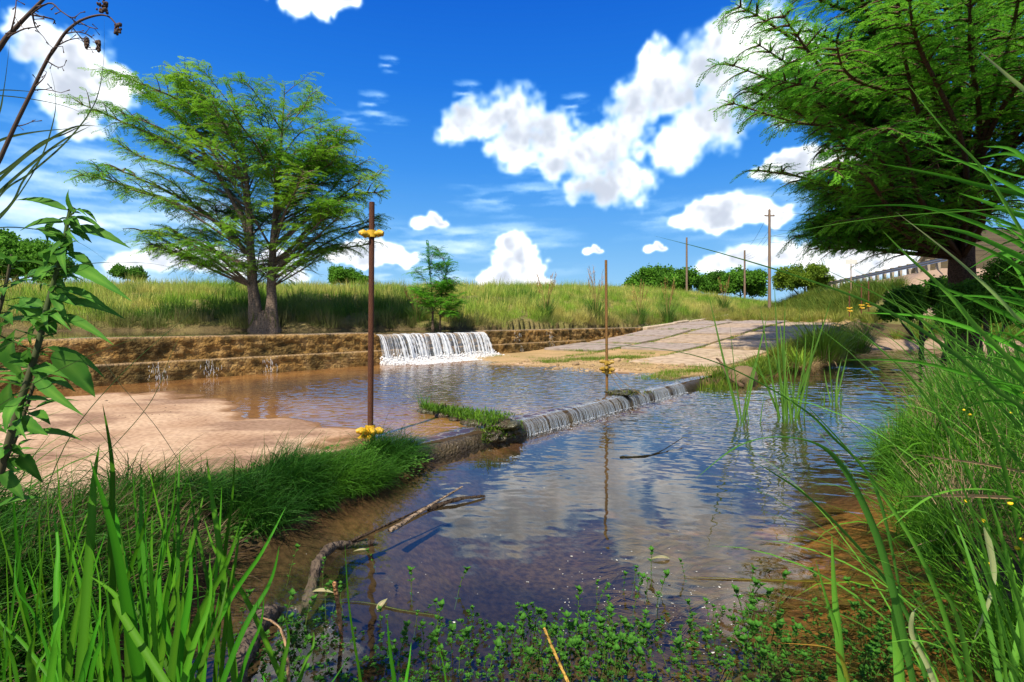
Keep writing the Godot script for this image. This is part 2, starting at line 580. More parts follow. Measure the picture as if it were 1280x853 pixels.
func pool_outline() -> void:
	for q in [[6.6, -0.05], [-1.65, -0.05], [-1.75, 0.2], [-2.3, 0.42], [-3.4, 0.7], [-4.4, 1.0], [-5.0, 1.35], [-5.6, 2.0], [-6.4, 3.0], [-7.5, 5.0]]:
		var p := st(q[0], q[1])
		pool.append(Vector2(p.x, p.z))
	for q in [[-2.5, 3.0], [4.0, 3.0], [2.3, -1.2], [2.5, -2.6], [3.2, -4.0], [3.7, -5.0], [4.7, -6.5], [7.4, -9.5], [12.0, -13.9], [17, -18], [23, -23], [25, -27.5], [23.5, -30.2], [19.5, -29.6], [17.2, -27]]:
		pool.append(Vector2(q[0], q[1]))
	for q in [[18.0, 1.0], [13.0, 0.9], [9.0, 0.6]]:
		var p := st(q[0], q[1])
		pool.append(Vector2(p.x, p.z))

func build_land() -> void:
	var mud := Color(0.085, 0.046, 0.022)
	var color := func(x: float, z: float, y: float) -> Color:
		var k := nz2.get_noise_2d(x * 12.0, z * 12.0)
		var q := to_st(x, z)
		if q.y > -0.1 and y < 0.03:
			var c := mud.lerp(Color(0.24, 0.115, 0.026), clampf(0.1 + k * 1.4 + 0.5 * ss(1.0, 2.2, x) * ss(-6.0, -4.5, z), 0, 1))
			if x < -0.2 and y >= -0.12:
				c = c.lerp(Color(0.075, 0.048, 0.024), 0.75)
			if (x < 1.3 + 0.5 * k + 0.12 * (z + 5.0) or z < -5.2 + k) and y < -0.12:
				c = c.lerp(Color(0.022, 0.020, 0.010).lerp(Color(0.062, 0.046, 0.020), clampf(0.5 + k * 1.5, 0, 1)), 0.9)  # deep silt, painted darker to stand in for tree shade on the near pool
			return c
		if q.y > 1.5 and y < 0.45 and z < -26:
			return Color(0.40, 0.285, 0.19)
		if q.y < -10.9 and shore_z(x) - z > 0.3:
			return Color(0.15, 0.15, 0.045).lerp(Color(0.26, 0.21, 0.09), clampf(0.5 + k, 0, 1))
		if q.x > 26 and q.y < 0 and q.y > -11:
			return Color(0.34, 0.27, 0.17)
		return Color(0.085, 0.065, 0.032).lerp(Color(0.13, 0.10, 0.05), clampf(0.5 + k, 0, 1))
	var xs := steps([[-260, 20], [-60, 2.5], [-12, 0.5], [-4.0, 0.09], [6.0, 0.12], [14, 0.4], [40, 1.5], [90, 8], [320, 0]])
	var zs := steps([[-420, 30], [-120, 5], [-60, 1.0], [-28, 0.35], [-9, 0.12], [-1.0, 0.1], [4.0, 0.6], [30, 3.0], [60, 0]])
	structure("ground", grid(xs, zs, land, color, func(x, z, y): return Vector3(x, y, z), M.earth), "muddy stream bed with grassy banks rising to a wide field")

func build_ford() -> void:
	var color := func(s: float, t: float, y: float) -> Color:
		var p := st(s, t)
		var k := nz2.get_noise_2d(p.x * 10.0, p.z * 10.0)
		var k3 := nz.get_noise_2d(p.x * 7.0 + p.z * 4.0, p.z * 16.0)
		var dry := Color(0.50, 0.355, 0.235).lerp(Color(0.37, 0.24, 0.15), clampf(0.4 + k * 1.3, 0, 1))
		dry = dry.lerp(Color(0.20, 0.12, 0.08), clampf(k3 * 2.6 - 0.1, 0, 0.7))
		var under := Color(0.36, 0.175, 0.050).lerp(Color(0.24, 0.11, 0.035), clampf(0.5 + k * 1.4, 0, 1))
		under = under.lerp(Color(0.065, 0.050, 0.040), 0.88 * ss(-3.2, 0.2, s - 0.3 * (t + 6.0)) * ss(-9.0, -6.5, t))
		var c := under.lerp(dry, ss(FORD_WATER - 0.004, FORD_WATER + 0.022, y + k * 0.006))
		c = c.lerp(Color(0.17, 0.10, 0.055), 0.75 * ss(FORD_WATER - 0.012, FORD_WATER, y) * ss(FORD_WATER + 0.016, FORD_WATER + 0.004, y + k * 0.008))
		if s > 5.5:
			c = c.lerp(Color(0.44, 0.30, 0.15).lerp(Color(0.34, 0.25, 0.11), clampf(0.5 + k * 1.6, 0, 1)), ss(6.5, 8.0, s + k))
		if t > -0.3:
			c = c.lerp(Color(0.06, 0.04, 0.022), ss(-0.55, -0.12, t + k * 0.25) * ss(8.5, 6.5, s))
		return c
	var ss_ := steps([[-22, 0.3], [-8, 0.07], [10, 0.12], [28, 0.5], [75, 0]])
	var ts := steps([[-9.7, 0.11], [-3, 0.07], [-0.4, 0.04], [-0.02, 0]])
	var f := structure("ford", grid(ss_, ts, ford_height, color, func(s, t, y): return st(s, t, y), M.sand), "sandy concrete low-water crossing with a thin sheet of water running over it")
	# the ford's downstream kerb: a rounded, slimy lip
	var b := MB.new()
	var rows := [[-0.03, 0.0], [0.03, -0.012], [0.075, -0.045], [0.10, -0.10], [0.115, -0.17], [0.13, -0.40]]
	var n := 0
	for k in 190:
		var s := -9.0 + k * 0.085
		var y := ford_height(s, -0.03)
		for r in rows:
			var p := st(s, r[0], y + r[1])
			var bumpy := nz.get_noise_3d(p.x * 40, p.y * 60, p.z * 40) * 0.02 + nz.get_noise_3d(p.x * 160, p.y * 160, p.z * 160) * 0.008
			p += st(0, 1) * 0.0 + Vector3(0.774, 0.35, 0.633) * bumpy
			var kk := nz2.get_noise_3d(p.x * 30, p.y * 60, p.z * 30)
			b.v.append(p)
			b.n.append(Vector3(0.774, 0.6, 0.633).normalized())
			b.c.append(Color(0.040, 0.028, 0.014).lerp(Color(0.085, 0.062, 0.026), clampf(0.5 + kk * 1.5, 0, 1)))
		if k > 0:
			for j in rows.size() - 1:
				var a := (k - 1) * rows.size() + j
				b.quad(a, a + rows.size(), a + rows.size() + 1, a + 1)
				n += 1
	normals(b)
	put("lip", b.mesh(M.wetstone), f)
	# road slabs up the far side
	var road := Node3D.new()
	road.name = "road"
	add_child(road)
	tag(road, "broken concrete road slabs climbing out of the ford, grass in their joints", "", "", "structure")
	var tones := [Color(0.42, 0.33, 0.23), Color(0.37, 0.29, 0.21), Color(0.45, 0.35, 0.25), Color(0.32, 0.27, 0.235)]
	for row in 7:
		for col in 3:
			var s0: float = 9.6 + row * 3.9 + [0.0, 1.3, -0.6][col] + rf(-0.3, 0.3)
			if row == 0 and col < 2 or row == 6 and col == 2:
				continue
			if col == 2 and row == 0:
				s0 += 0.5
			var s1: float = s0 + 3.2 - (0.5 if col == 2 and row == 0 else 0.0)
			var t0: float = -9.35 + col * 3.07
			var t1 := t0 + 2.75
			var tone: Color = tones[(row * 2 + col) % 4] if col > 0 else Color(0.31, 0.265, 0.235)
			var m := MB.new()
			var lift := 0.035 + rf(0, 0.02)
			var ring := []
			var jog := [rf(-0.13, 0.1), rf(-0.13, 0.1), rf(-0.1, 0.13), rf(-0.1, 0.13)]
			var dip := [rf(-0.02, 0.03), rf(-0.02, 0.03), rf(-0.02, 0.03), rf(-0.02, 0.03)]
			for e in [[0.0, -0.1], [0.0, lift - 0.015], [0.03, lift]]:
				var corner := 0
				for q in [[s0 + e[0], t0 + e[0]], [s1 - e[0], t0 + e[0]], [s1 - e[0], t1 - e[0]], [s0 + e[0], t1 - e[0]]]:
					ring.append(st(q[0] + jog[corner], q[1] + jog[3 - corner] * 0.7, ford_level(q[0]) + 0.03 + e[1] + dip[corner]))
					corner += 1
			for r in 2:
				for k in 4:
					var z := (k + 1) % 4
					m.flat(ring[r * 4 + k], ring[r * 4 + z], ring[r * 4 + 4 + z], ring[r * 4 + 4 + k], tone)
			m.flat(ring[8], ring[11], ring[10], ring[9], tone)
			fix_up(m)
			put("slab", m.mesh(M.slab), road)

func normals(b: MB) -> void:     # smooth normals from the faces, kept on the side they were given
	var acc := PackedVector3Array()
	acc.resize(b.v.size())
	for k in range(0, b.i.size(), 3):
		var x := b.i[k]
		var y := b.i[k + 1]
		var z := b.i[k + 2]
		var nn := (b.v[z] - b.v[x]).cross(b.v[y] - b.v[x])
		acc[x] += nn; acc[y] += nn; acc[z] += nn
	for k in acc.size():
		var nn := acc[k].normalized()
		b.n[k] = nn if nn.dot(b.n[k]) >= 0 else -nn
func fix_up(m: MB) -> void:
	for k in m.n.size():
		if m.n[k].y < -0.2:
			m.n[k] = -m.n[k]

func dam_course(rows: Array, s0: float, s1: float, ds: float, notch: bool, seed_: int) -> ArrayMesh:
	var b := MB.new()
	var w := rows.size()
	var count := int((s1 - s0) / ds) + 1
	for k in count:
		var s := s0 + k * ds
		for r in rows:
			var y: float = r[1]
			var t: float = r[0]
			if notch and y > 1.1:
				y -= 0.10 * ss(4.55, 4.85, s) * ss(10.1, 9.85, s)
			var p := st(s, t, y)
			var out := 0.0
			if r[2] > 0.0:
				var cr := cell.get_noise_2d(s * 1.1 + nz.get_noise_2d(s * 9, y * 9) * 0.9, y * 2.2 + seed_)
				out = 0.045 * nz.get_noise_3d(s * 16.0 + seed_, y * 30.0, 0.0) + 0.060 * nz.get_noise_3d(s * 60.0, y * 90.0 + seed_, 3.0) - 0.05 * ss(-0.78, -1.0, cr)
				out *= r[2]
			p += Vector3(0.774, 0.0, 0.633) * out + Vector3.UP * (0.012 * nz.get_noise_2d(s * 25.0, t * 25.0))
			b.v.append(p)
			b.n.append(Vector3(0.774, 0.0, 0.633) if r[2] > 0.0 else Vector3.UP)
			var k1 := nz2.get_noise_3d(s * 7.0, y * 16.0, seed_)
			var k2 := nz2.get_noise_3d(s * 30.0, y * 30.0, seed_ + 7)
			var c := Color(0.30, 0.170, 0.048).lerp(Color(0.135, 0.090, 0.028), clampf(0.45 + k1 * 1.6, 0, 1))
			c = c.lerp(Color(0.40, 0.26, 0.10), clampf(k2 * 1.8 - 0.1, 0, 0.8))
			c = c.lerp(Color(0.035, 0.03, 0.012), clampf(-k2 * 2.0 - 0.25 + 0.35 * ss(3.6, 9.0, s), 0, 0.8))
			if r[2] < 0.5:
				c = c.lerp(Color(0.38, 0.265, 0.15), 0.65)
			if y > 1.2 and s > 2.0:
				c = c.lerp(Color(0.28, 0.23, 0.17), 0.5)
			b.c.append(c)
		if k > 0:
			for j in w - 1:
				var a := (k - 1) * w + j
				b.quad(a, a + w, a + w + 1, a + 1)
	normals(b)
	return b.mesh(M.concrete)
func build_dam() -> void:
	var d := thing("dam", st(5, -10), "long two-tier rough golden-brown concrete dam wall across the stream", "dam")
	var up := [[-11.0, 0.4, 0.0], [-10.98, 1.225, 0.0], [-10.4, 1.236, 0.0], [-9.82, 1.236, 0.1], [-9.76, 1.228, 0.2], [-9.72, 1.19, 0.8]]
	for k in 12:
		up.append([-9.70, 1.15 - k * 0.045, 1.0])
	up.append([-9.70, 0.55, 0.5])
	var o := put("upper_course", dam_course(up, -22.0, 27.2, 0.055, true, 3), d)
	o.position = -d.position
	var lo := [[-9.80, 0.655, 0.0], [-9.60, 0.66, 0.1], [-9.555, 0.645, 0.4], [-9.54, 0.61, 0.7]]
	for k in 9:
		lo.append([-9.53, 0.57 - k * 0.055, 0.75])
	lo.append([-9.52, -0.1, 0.4])
	o = put("lower_course", dam_course(lo, -22.0, 17.5, 0.055, false, 11), d)
	o.position = -d.position

func build_water() -> void:
	var flow := func(x: float, z: float) -> float:
		var q := to_st(x, z)
		var near := ss(-4.4, -7.6, z) * 0.94 + 0.06
		var fall := exp(-maxf(q.y, 0.0) * 1.1) * ss(0.2, 1.2, q.x) * ss(7.0, 5.5, q.x)
		var right := ss(1.0, 3.0, x) * 0.8 * ss(-3.4, -4.4, z)
		var a := 0.0008 + 0.0055 * near * (0.55 + 1.3 * nz2.get_noise_2d(x * 3.0, z * 3.0)) + 0.013 * fall + 0.004 * right
		a *= 1.0 + maxf(0.0, -z - 9.0) * 0.10
		var k := 1.0 if z > -10 else 0.55
		var h := nz.get_noise_2d(x * 26.0 * k + 40.0, z * 60.0 * k) + 0.55 * nz2.get_noise_2d(x * 75.0 * k - z * 20.0 * k, z * 150.0 * k)
		h += 0.9 * fall * nz2.get_noise_2d(q.x * 60.0, q.y * 90.0)
		return WATER + a * h
	var xs := steps([[-3.6, 0.032], [4.8, 0.04], [9, 0.10], [27, 0]])
	var zs := steps([[-31, 0.16], [-20, 0.10], [-12, 0.05], [-8, 0.024], [-4, 0.026], [-2, 0.03], [0.5, 0.3], [3.2, 0]])
	var white := func(_x, _z, _y): return Color.WHITE
	structure("water", grid(xs, zs, flow, white, func(x, z, y): return Vector3(x, y, z), M.water), "clear shallow pool mirroring blue sky and white clouds")
	var run := func(s: float, t: float) -> float:
		var p := st(s, t)
		var calm := lerpf(0.25, 1.0, ss(-3.0, 0.0, s + 0.1 * t))
		var fall := exp(-absf(t + 8.9) * 0.8) * ss(4, 5.5, s) * ss(11, 9.5, s)
		var a := 0.0095 * calm + 0.014 * fall
		var h := nz.get_noise_2d(p.x * 42.0, p.z * 90.0) + 0.55 * nz2.get_noise_2d(p.x * 110.0, p.z * 180.0)
		return FORD_WATER + a * h - 0.022 * ss(-0.12, 0.0, t)
	structure("ford_water", grid(steps([[-22, 0.3], [-6, 0.06], [-2, 0.04], [9.5, 0.05], [11, 0]]), steps([[-9.6, 0.07], [-5, 0.04], [0.02, 0]]), run, white, func(s, t, y): return st(s, t, y), M.film), "thin rippling sheet of water running across the sandy ford")
	var still := func(x: float, z: float) -> float:
		return POND + 0.0025 * nz.get_noise_2d(x * 20.0, z * 45.0)
	# the pond behind the dam, bounded by the dam's crest
	structure("pond_water", grid(steps([[-30, 0.4], [-6, 0.15], [28, 0]]), steps([[-9.0, 0.25], [-0.02, 0]]), func(s, t): return still.call(st(s, t - 9.76).x, st(s, t - 9.76).z) - 0.02 * ss(-0.5, 0.0, t), white, func(s, t, y): return st(s, t - 9.80, y), M.film), "narrow strip of still water held back behind the dam")

func build_falls() -> void:
	var o := thing("waterfall", st(7.3, -9.6, 0.2), "white waterfall pouring through the notch in the dam wall", "waterfall")
	var base := -o.position
	for k in 130:
		var s := rf(4.75, 9.95)
		if nz.get_noise_1d(s * 30.0) < 0.0 and rf(0, 1) < 0.75:
			continue
		var r := 0.008 + 0.075 * pow(rf(0, 1), 3.0)
		var reach := rf(0.32, 0.52)
		var pts := [st(s, -9.95, 1.16), st(s, -9.74, 1.155)]
		var drift := rf(-0.05, 0.05)
		for j in 7:
			var u := (j + 1) / 7.0
			pts.append(st(s + drift * u, -9.72 + reach * u, 1.15 - 0.93 * u * u * 0.85 - 0.14 * u))
		var b := MB.new()
		var path := smooth(pts, 2)
		var rad := PackedFloat32Array()
		for j in path.size():
			var u := float(j) / path.size()
			rad.append(r * (0.45 + 0.8 * u) * (1.0 + 0.35 * sin(j * 2.1 + k)))
		b.tube(path, rad, 6, Color.WHITE, 0.15, 0.6)
		put("stream", b.mesh(M.white_water), o, base)
	# the glassy sheet behind the streams
	var sheet := MB.new()
	for k in 80:
		var s := 4.75 + k * 0.066
		for j in 9:
			var u := j / 8.0
			var p := st(s, -9.72 + 0.30 * u + 0.03 * sin(s * 23.0 + u * 3.0), 1.14 - 0.90 * u * u)
			sheet.v.append(p); sheet.n.append(Vector3(0.774, 0.2, 0.633)); sheet.c.append(Color.WHITE)
		if k > 0:
			for j in 8:
				var a := (k - 1) * 9 + j
				sheet.quad(a, a + 9, a + 10, a + 1)
	normals(sheet)
	put("sheet", sheet.mesh(M.thin_water), o, base)
	var blob := MB.new()
	blob.lump(Vector3.ZERO, Vector3.ONE, 5, 0.25, 3, Color.WHITE)
	var places := []
	var cols := []
	for k in 9000:
		var s := rf(4.6, 10.2)
		var far := pow(rf(0, 1), 1.7) * (1.25 if s > 5.2 else 0.7)
		var t := -9.42 + far
		var size := rf(0.008, 0.032) * (1.2 - 0.75 * far / 1.25)
		var y := FORD_WATER + rf(0, 1) * rf(0, 1) * 0.42 * exp(-far * 2.2) * (0.5 + 0.9 * absf(nz.get_noise_1d(s * 40.0)))
		places.append(Transform3D(Basis.from_euler(Vector3(rf(0, 6), rf(0, 6), rf(0, 6))).scaled(Vector3(size, size * 0.7, size)), st(s, t, y) + base))
		var g := rf(0.6, 0.75)
		cols.append(Color(g, g, g))
	many("foam", blob.mesh(M.foam), places, cols, o)
	# the small fall over the ford's lip
	var c := thing("weir_cascade", st(3, 0.1), "thin curtain of water trickling over the ford's dark lip", "waterfall")
	base = -c.position
	var sb := MB.new()
	for k in 480:
		var s := 0.0 + k * 0.0122 + rf(-0.012, 0.012)
		if nz.get_noise_1d(s * 60.0) < -0.25:
			continue
		var r := rf(0.0010, 0.0036)
		var y0 := FORD_WATER - 0.012
		var reach := rf(0.13, 0.18)
		var path := PackedVector3Array([st(s, -0.05, y0), st(s, 0.05, y0 - 0.015), st(s + rf(-0.01, 0.01), reach * 0.8, y0 - 0.07), st(s + rf(-0.015, 0.015), reach, y0 - 0.15), st(s + rf(-0.02, 0.02), reach + 0.015, -0.01)])
		sb.tube(path, PackedFloat32Array([r * 0.6, r, r, r * 1.3, r * 1.6]), 5, Color.WHITE, 0.0, 0.6)
	var so := put("trickle", sb.mesh(M.thin_water), c, base)
	so.set_meta("kind", "stuff")
	places = []
	cols = []
	for k in 700:
		var s := rf(0.0, 5.9)
		var far := pow(rf(0, 1), 2.2) * 0.55
		var size := rf(0.0015, 0.006) * (1.1 - far)
		places.append(Transform3D(Basis().scaled(Vector3(size * 1.6, size * 0.5, size)), st(s, 0.15 + far, 0.002) + base))
		cols.append(Color(0.6, 0.62, 0.64))
	many("foam", blob.mesh(M.foam), places, cols, c)
	# trickles down the dam wall
	for q in [[-1.6, 0.05], [1.05, 0.02], [-0.5, 0.02], [12.0, 0.02], [14.4, 0.035]]:
		var d := thing("wall_trickle", st(q[0], -9.5, 0.2), "thin white trickle down the dam wall " + {-1.6: "nearest the left end", 1.05: "below the old cypress", -0.5: "left of the old cypress", 12.0: "just past the waterfall", 14.4: "behind the yellowish post"}[q[0]], "trickle", "trickles down the dam wall")
		var tb := MB.new()
		var lo_y := ford_level(q[0]) + 0.02
		var hi_y := 0.655 if q[0] < 4 else 1.18
		for k in 34:
			var s: float = q[0] + rf(-1, 1) * rf(0, 0.34)
			var y1 := lerpf(lo_y + 0.04, hi_y, rf(0, 1))
			var y0 := maxf(lo_y, y1 - rf(0.02, 0.16))
			var tt := -9.47 if q[0] < 4 or y1 < 0.6 else -9.62
			tb.tube(PackedVector3Array([st(s, tt - 0.01, y1), st(s + rf(-0.015, 0.015), tt + rf(0, 0.02), (y0 + y1) * 0.5), st(s + rf(-0.02, 0.02), tt + 0.01, y0)]), PackedFloat32Array([0.0015, rf(0.002, 0.006), 0.002]), 5, Color.WHITE)
		var to := put("trickle", tb.mesh(M.white_water), d, -d.position)
		to.set_meta("kind", "stuff")

# ---------------------------------------------------------------- trees
func spray_mesh(pairs: int, length: float, leaf: float, width: float, droop: float) -> ArrayMesh:
	# one feathery spray of a cypress: needles in two rows along a twig that runs along +z
	var b := MB.new()
	var col := Color.WHITE
	for k in pairs:
		var u := (k + 0.6) / pairs
		var p := Vector3(0, -droop * u * u, u * length)
		var l := leaf * (1.0 - 0.6 * absf(u - 0.4))
		for sd in [-1.0, 1.0]:
			var d := Vector3(sd * 0.85, rf(-0.35, 0.15), 0.55 + rf(-0.2, 0.2)).normalized()
			var side := d.cross(Vector3.UP).normalized() * width * 0.5
			var nn := side.cross(d).normalized()
			var a := b.vert(p, nn, col)
			b.vert(p + d * l * 0.5 - side, nn, col)
			b.vert(p + d * l, nn, col)
			b.vert(p + d * l * 0.5 + side, nn, col)
			b.quad(a, a + 1, a + 2, a + 3)
	var tip := Vector3(0, -droop, length)
	var s2 := Vector3(width * 0.5, 0, 0)
	var a2 := b.vert(tip - Vector3(0, 0, leaf * 0.5), Vector3.UP, col)
	b.vert(tip - s2, Vector3.UP, col); b.vert(tip + Vector3(0, 0, leaf * 0.6), Vector3.UP, col); b.vert(tip + s2, Vector3.UP, col)
	b.quad(a2, a2 + 1, a2 + 2, a2 + 3)
	return b.mesh(M.needle)

func look(d: Vector3, up: Vector3) -> Basis:
	var z := d.normalized()
	var x := up.cross(z)
	if x.length() < 0.01:
		x = Vector3(1, 0, 0)
	x = x.normalized()
	return Basis(x, z.cross(x).normalized(), z)

func foliage_along(path: PackedVector3Array, from: float, step: float, places: Array, cols: Array, base: Vector3, scale: float, tint: Callable, spread := 0.9) -> void:
	var total := 0.0
	for k in path.size() - 1:
		total += path[k].distance_to(path[k + 1])
	var x := total * from
	var side := 1.0
	while x < total:
		var acc := 0.0
		for k in path.size() - 1:
			var l := path[k].distance_to(path[k + 1])
			if acc + l >= x or k == path.size() - 2:
				var p := path[k].lerp(path[k + 1], clampf((x - acc) / maxf(l, 1e-4), 0, 1))
				var d := (path[k + 1] - path[k]).normalized()
				var lat := d.cross(Vector3.UP).normalized() * side
				var dir := d * rf(0.4, 1.0) + lat * spread * rf(0.5, 1.2) + Vector3.UP * rf(-0.45, 0.25)
				var z := scale * rf(0.7, 1.3)
				places.append(Transform3D(look(dir, Vector3(rf(-0.35, 0.35), 1, rf(-0.35, 0.35))).scaled(Vector3(z, z, z)), p - base))
				cols.append(tint.call(p))
				break
			acc += l
		side = -side
		x += step * rf(0.7, 1.3)

func grow(o: Node3D, stems: Array, stem_r: Array, blobs: Array, n_limbs: int, opt: Dictionary) -> void:
	# stems: paths of the trunk; blobs: [centre, radii, weight] of the crown that the limbs reach for
	var base := o.position
	for k in stems.size():
		var b := MB.new()
		var path := smooth(stems[k], 5)
		var rad := PackedFloat32Array()
		for j in path.size():
			var u := float(j) / (path.size() - 1)
			rad.append(stem_r[k] * (lerpf(1.0, 0.03, pow(u, 0.8)) + opt.get("flare", 0.5) * exp(-u * opt.get("flare_k", 18.0))))
		var local := PackedVector3Array()
		for p in path:
			local.append(p - base)
		b.tube(local, rad, 14, opt.bark, 0.07)
		put("trunk", b.mesh(M.bark), o)
		stems[k] = path
	var places := []
	var cols := []
	var total := 0.0
	for q in blobs:
		total += q[2]
	var tint: Callable = opt.tint
	var paths := []
	for q in opt.get("limbs", []):
		paths.append([smooth(q[0], 5), q[1]])
	for k in n_limbs:
		var pick := rf(0, total)
		var blob: Array = blobs[0]
		for q in blobs:
			pick -= q[2]
			if pick <= 0:
				blob = q
				break
		var d := Vector3(rf(-1, 1), rf(-1, 1), rf(-1, 1))
		while d.length() > 1.0:
			d = Vector3(rf(-1, 1), rf(-1, 1), rf(-1, 1))
		d = d.normalized() * pow(rf(0.12, 1.0), 0.42)
		var tip: Vector3 = blob[0] + d * blob[1]
		if opt.has("clear_of") and opt.clear_of.call(tip):
			continue
		# leave the nearest stem some way below the tip
		var best := 1e9
		var stem: PackedVector3Array = stems[0]
		for sp in stems:
			var mid: Vector3 = sp[sp.size() / 2]
			var hd := Vector2(mid.x - tip.x, mid.z - tip.z).length() + rf(0, 0.8)
			if hd < best:
				best = hd
				stem = sp
		var want: float = tip.y - best * rf(opt.rise[0], opt.rise[1]) - 0.3
		want = clampf(want, base.y + opt.clear, stem[stem.size() - 1].y - 0.3)
		var start := stem[stem.size() - 1]
		for j in stem.size() - 1:
			if stem[j].y <= want and stem[j + 1].y >= want:
				start = stem[j].lerp(stem[j + 1], (want - stem[j].y) / maxf(stem[j + 1].y - stem[j].y, 1e-3))
				break
		var mid2 := start.lerp(tip, 0.5) + Vector3(rf(-0.25, 0.25), rf(-0.05, 0.3) * opt.get("arch", 1.0), rf(-0.25, 0.25)) * start.distance_to(tip) * 0.25
		var mid3 := start.lerp(tip, 0.8) + Vector3(rf(-0.2, 0.2), rf(0.0, 0.25) * opt.get("arch", 1.0), rf(-0.2, 0.2)) * start.distance_to(tip) * 0.2
		paths.append([smooth([start, mid2, mid3, tip], 5), opt.limb_r * clampf(start.distance_to(tip) / 4.0, 0.35, 1.3)])
	for sp in stems:
		foliage_along(sp, 0.62, opt.step * 0.5, places, cols, base, opt.scale, tint, 1.6)
	for q in paths:
		var path: PackedVector3Array = q[0]
		var b := MB.new()
		var local := PackedVector3Array()
		for p in path:
			local.append(p - base)
		b.tube(local, taper(local.size(), q[1], 0.012), 6, opt.bark, 0.05)
		var length := path[0].distance_to(path[path.size() - 1])
		var n2 := int(clampf(length * opt.twigs, 3, 26))
		foliage_along(path, 0.55, opt.step, places, cols, base, opt.scale, tint)
		for j in n2:
			var u := lerpf(opt.get("bare", 0.25), 0.99, (j + rf(0, 1)) / n2)
			var at_ := int(u * (path.size() - 1))
			var p := path[at_]
			var d := (path[mini(at_ + 1, path.size() - 1)] - path[maxi(at_ - 1, 0)]).normalized()
			var lat := d.cross(Vector3.UP).normalized() * (1.0 if j % 2 == 0 else -1.0)
			var dir := (d * rf(0.3, 0.9) + lat * rf(0.5, 1.1) + Vector3.UP * rf(-0.3, 0.4)).normalized()
			var l: float = opt.twig * rf(0.5, 1.25) * (1.15 - 0.5 * u)
			var droop: float = opt.droop * l
			var tw := smooth([p, p + dir * l * 0.5 + Vector3.UP * rf(-0.02, 0.08) * l, p + dir * l - Vector3.UP * droop], 3)
			var tl := PackedVector3Array()
			for x in tw:
				tl.append(x - base)
			b.tube(tl, taper(tl.size(), q[1] * 0.32 + 0.004, 0.004), 4, opt.bark)
			foliage_along(tw, 0.12, opt.step, places, cols, base, opt.scale, tint)
		put("limb", b.mesh(M.bark), o)
	many("crown", opt.spray, places, cols, o)

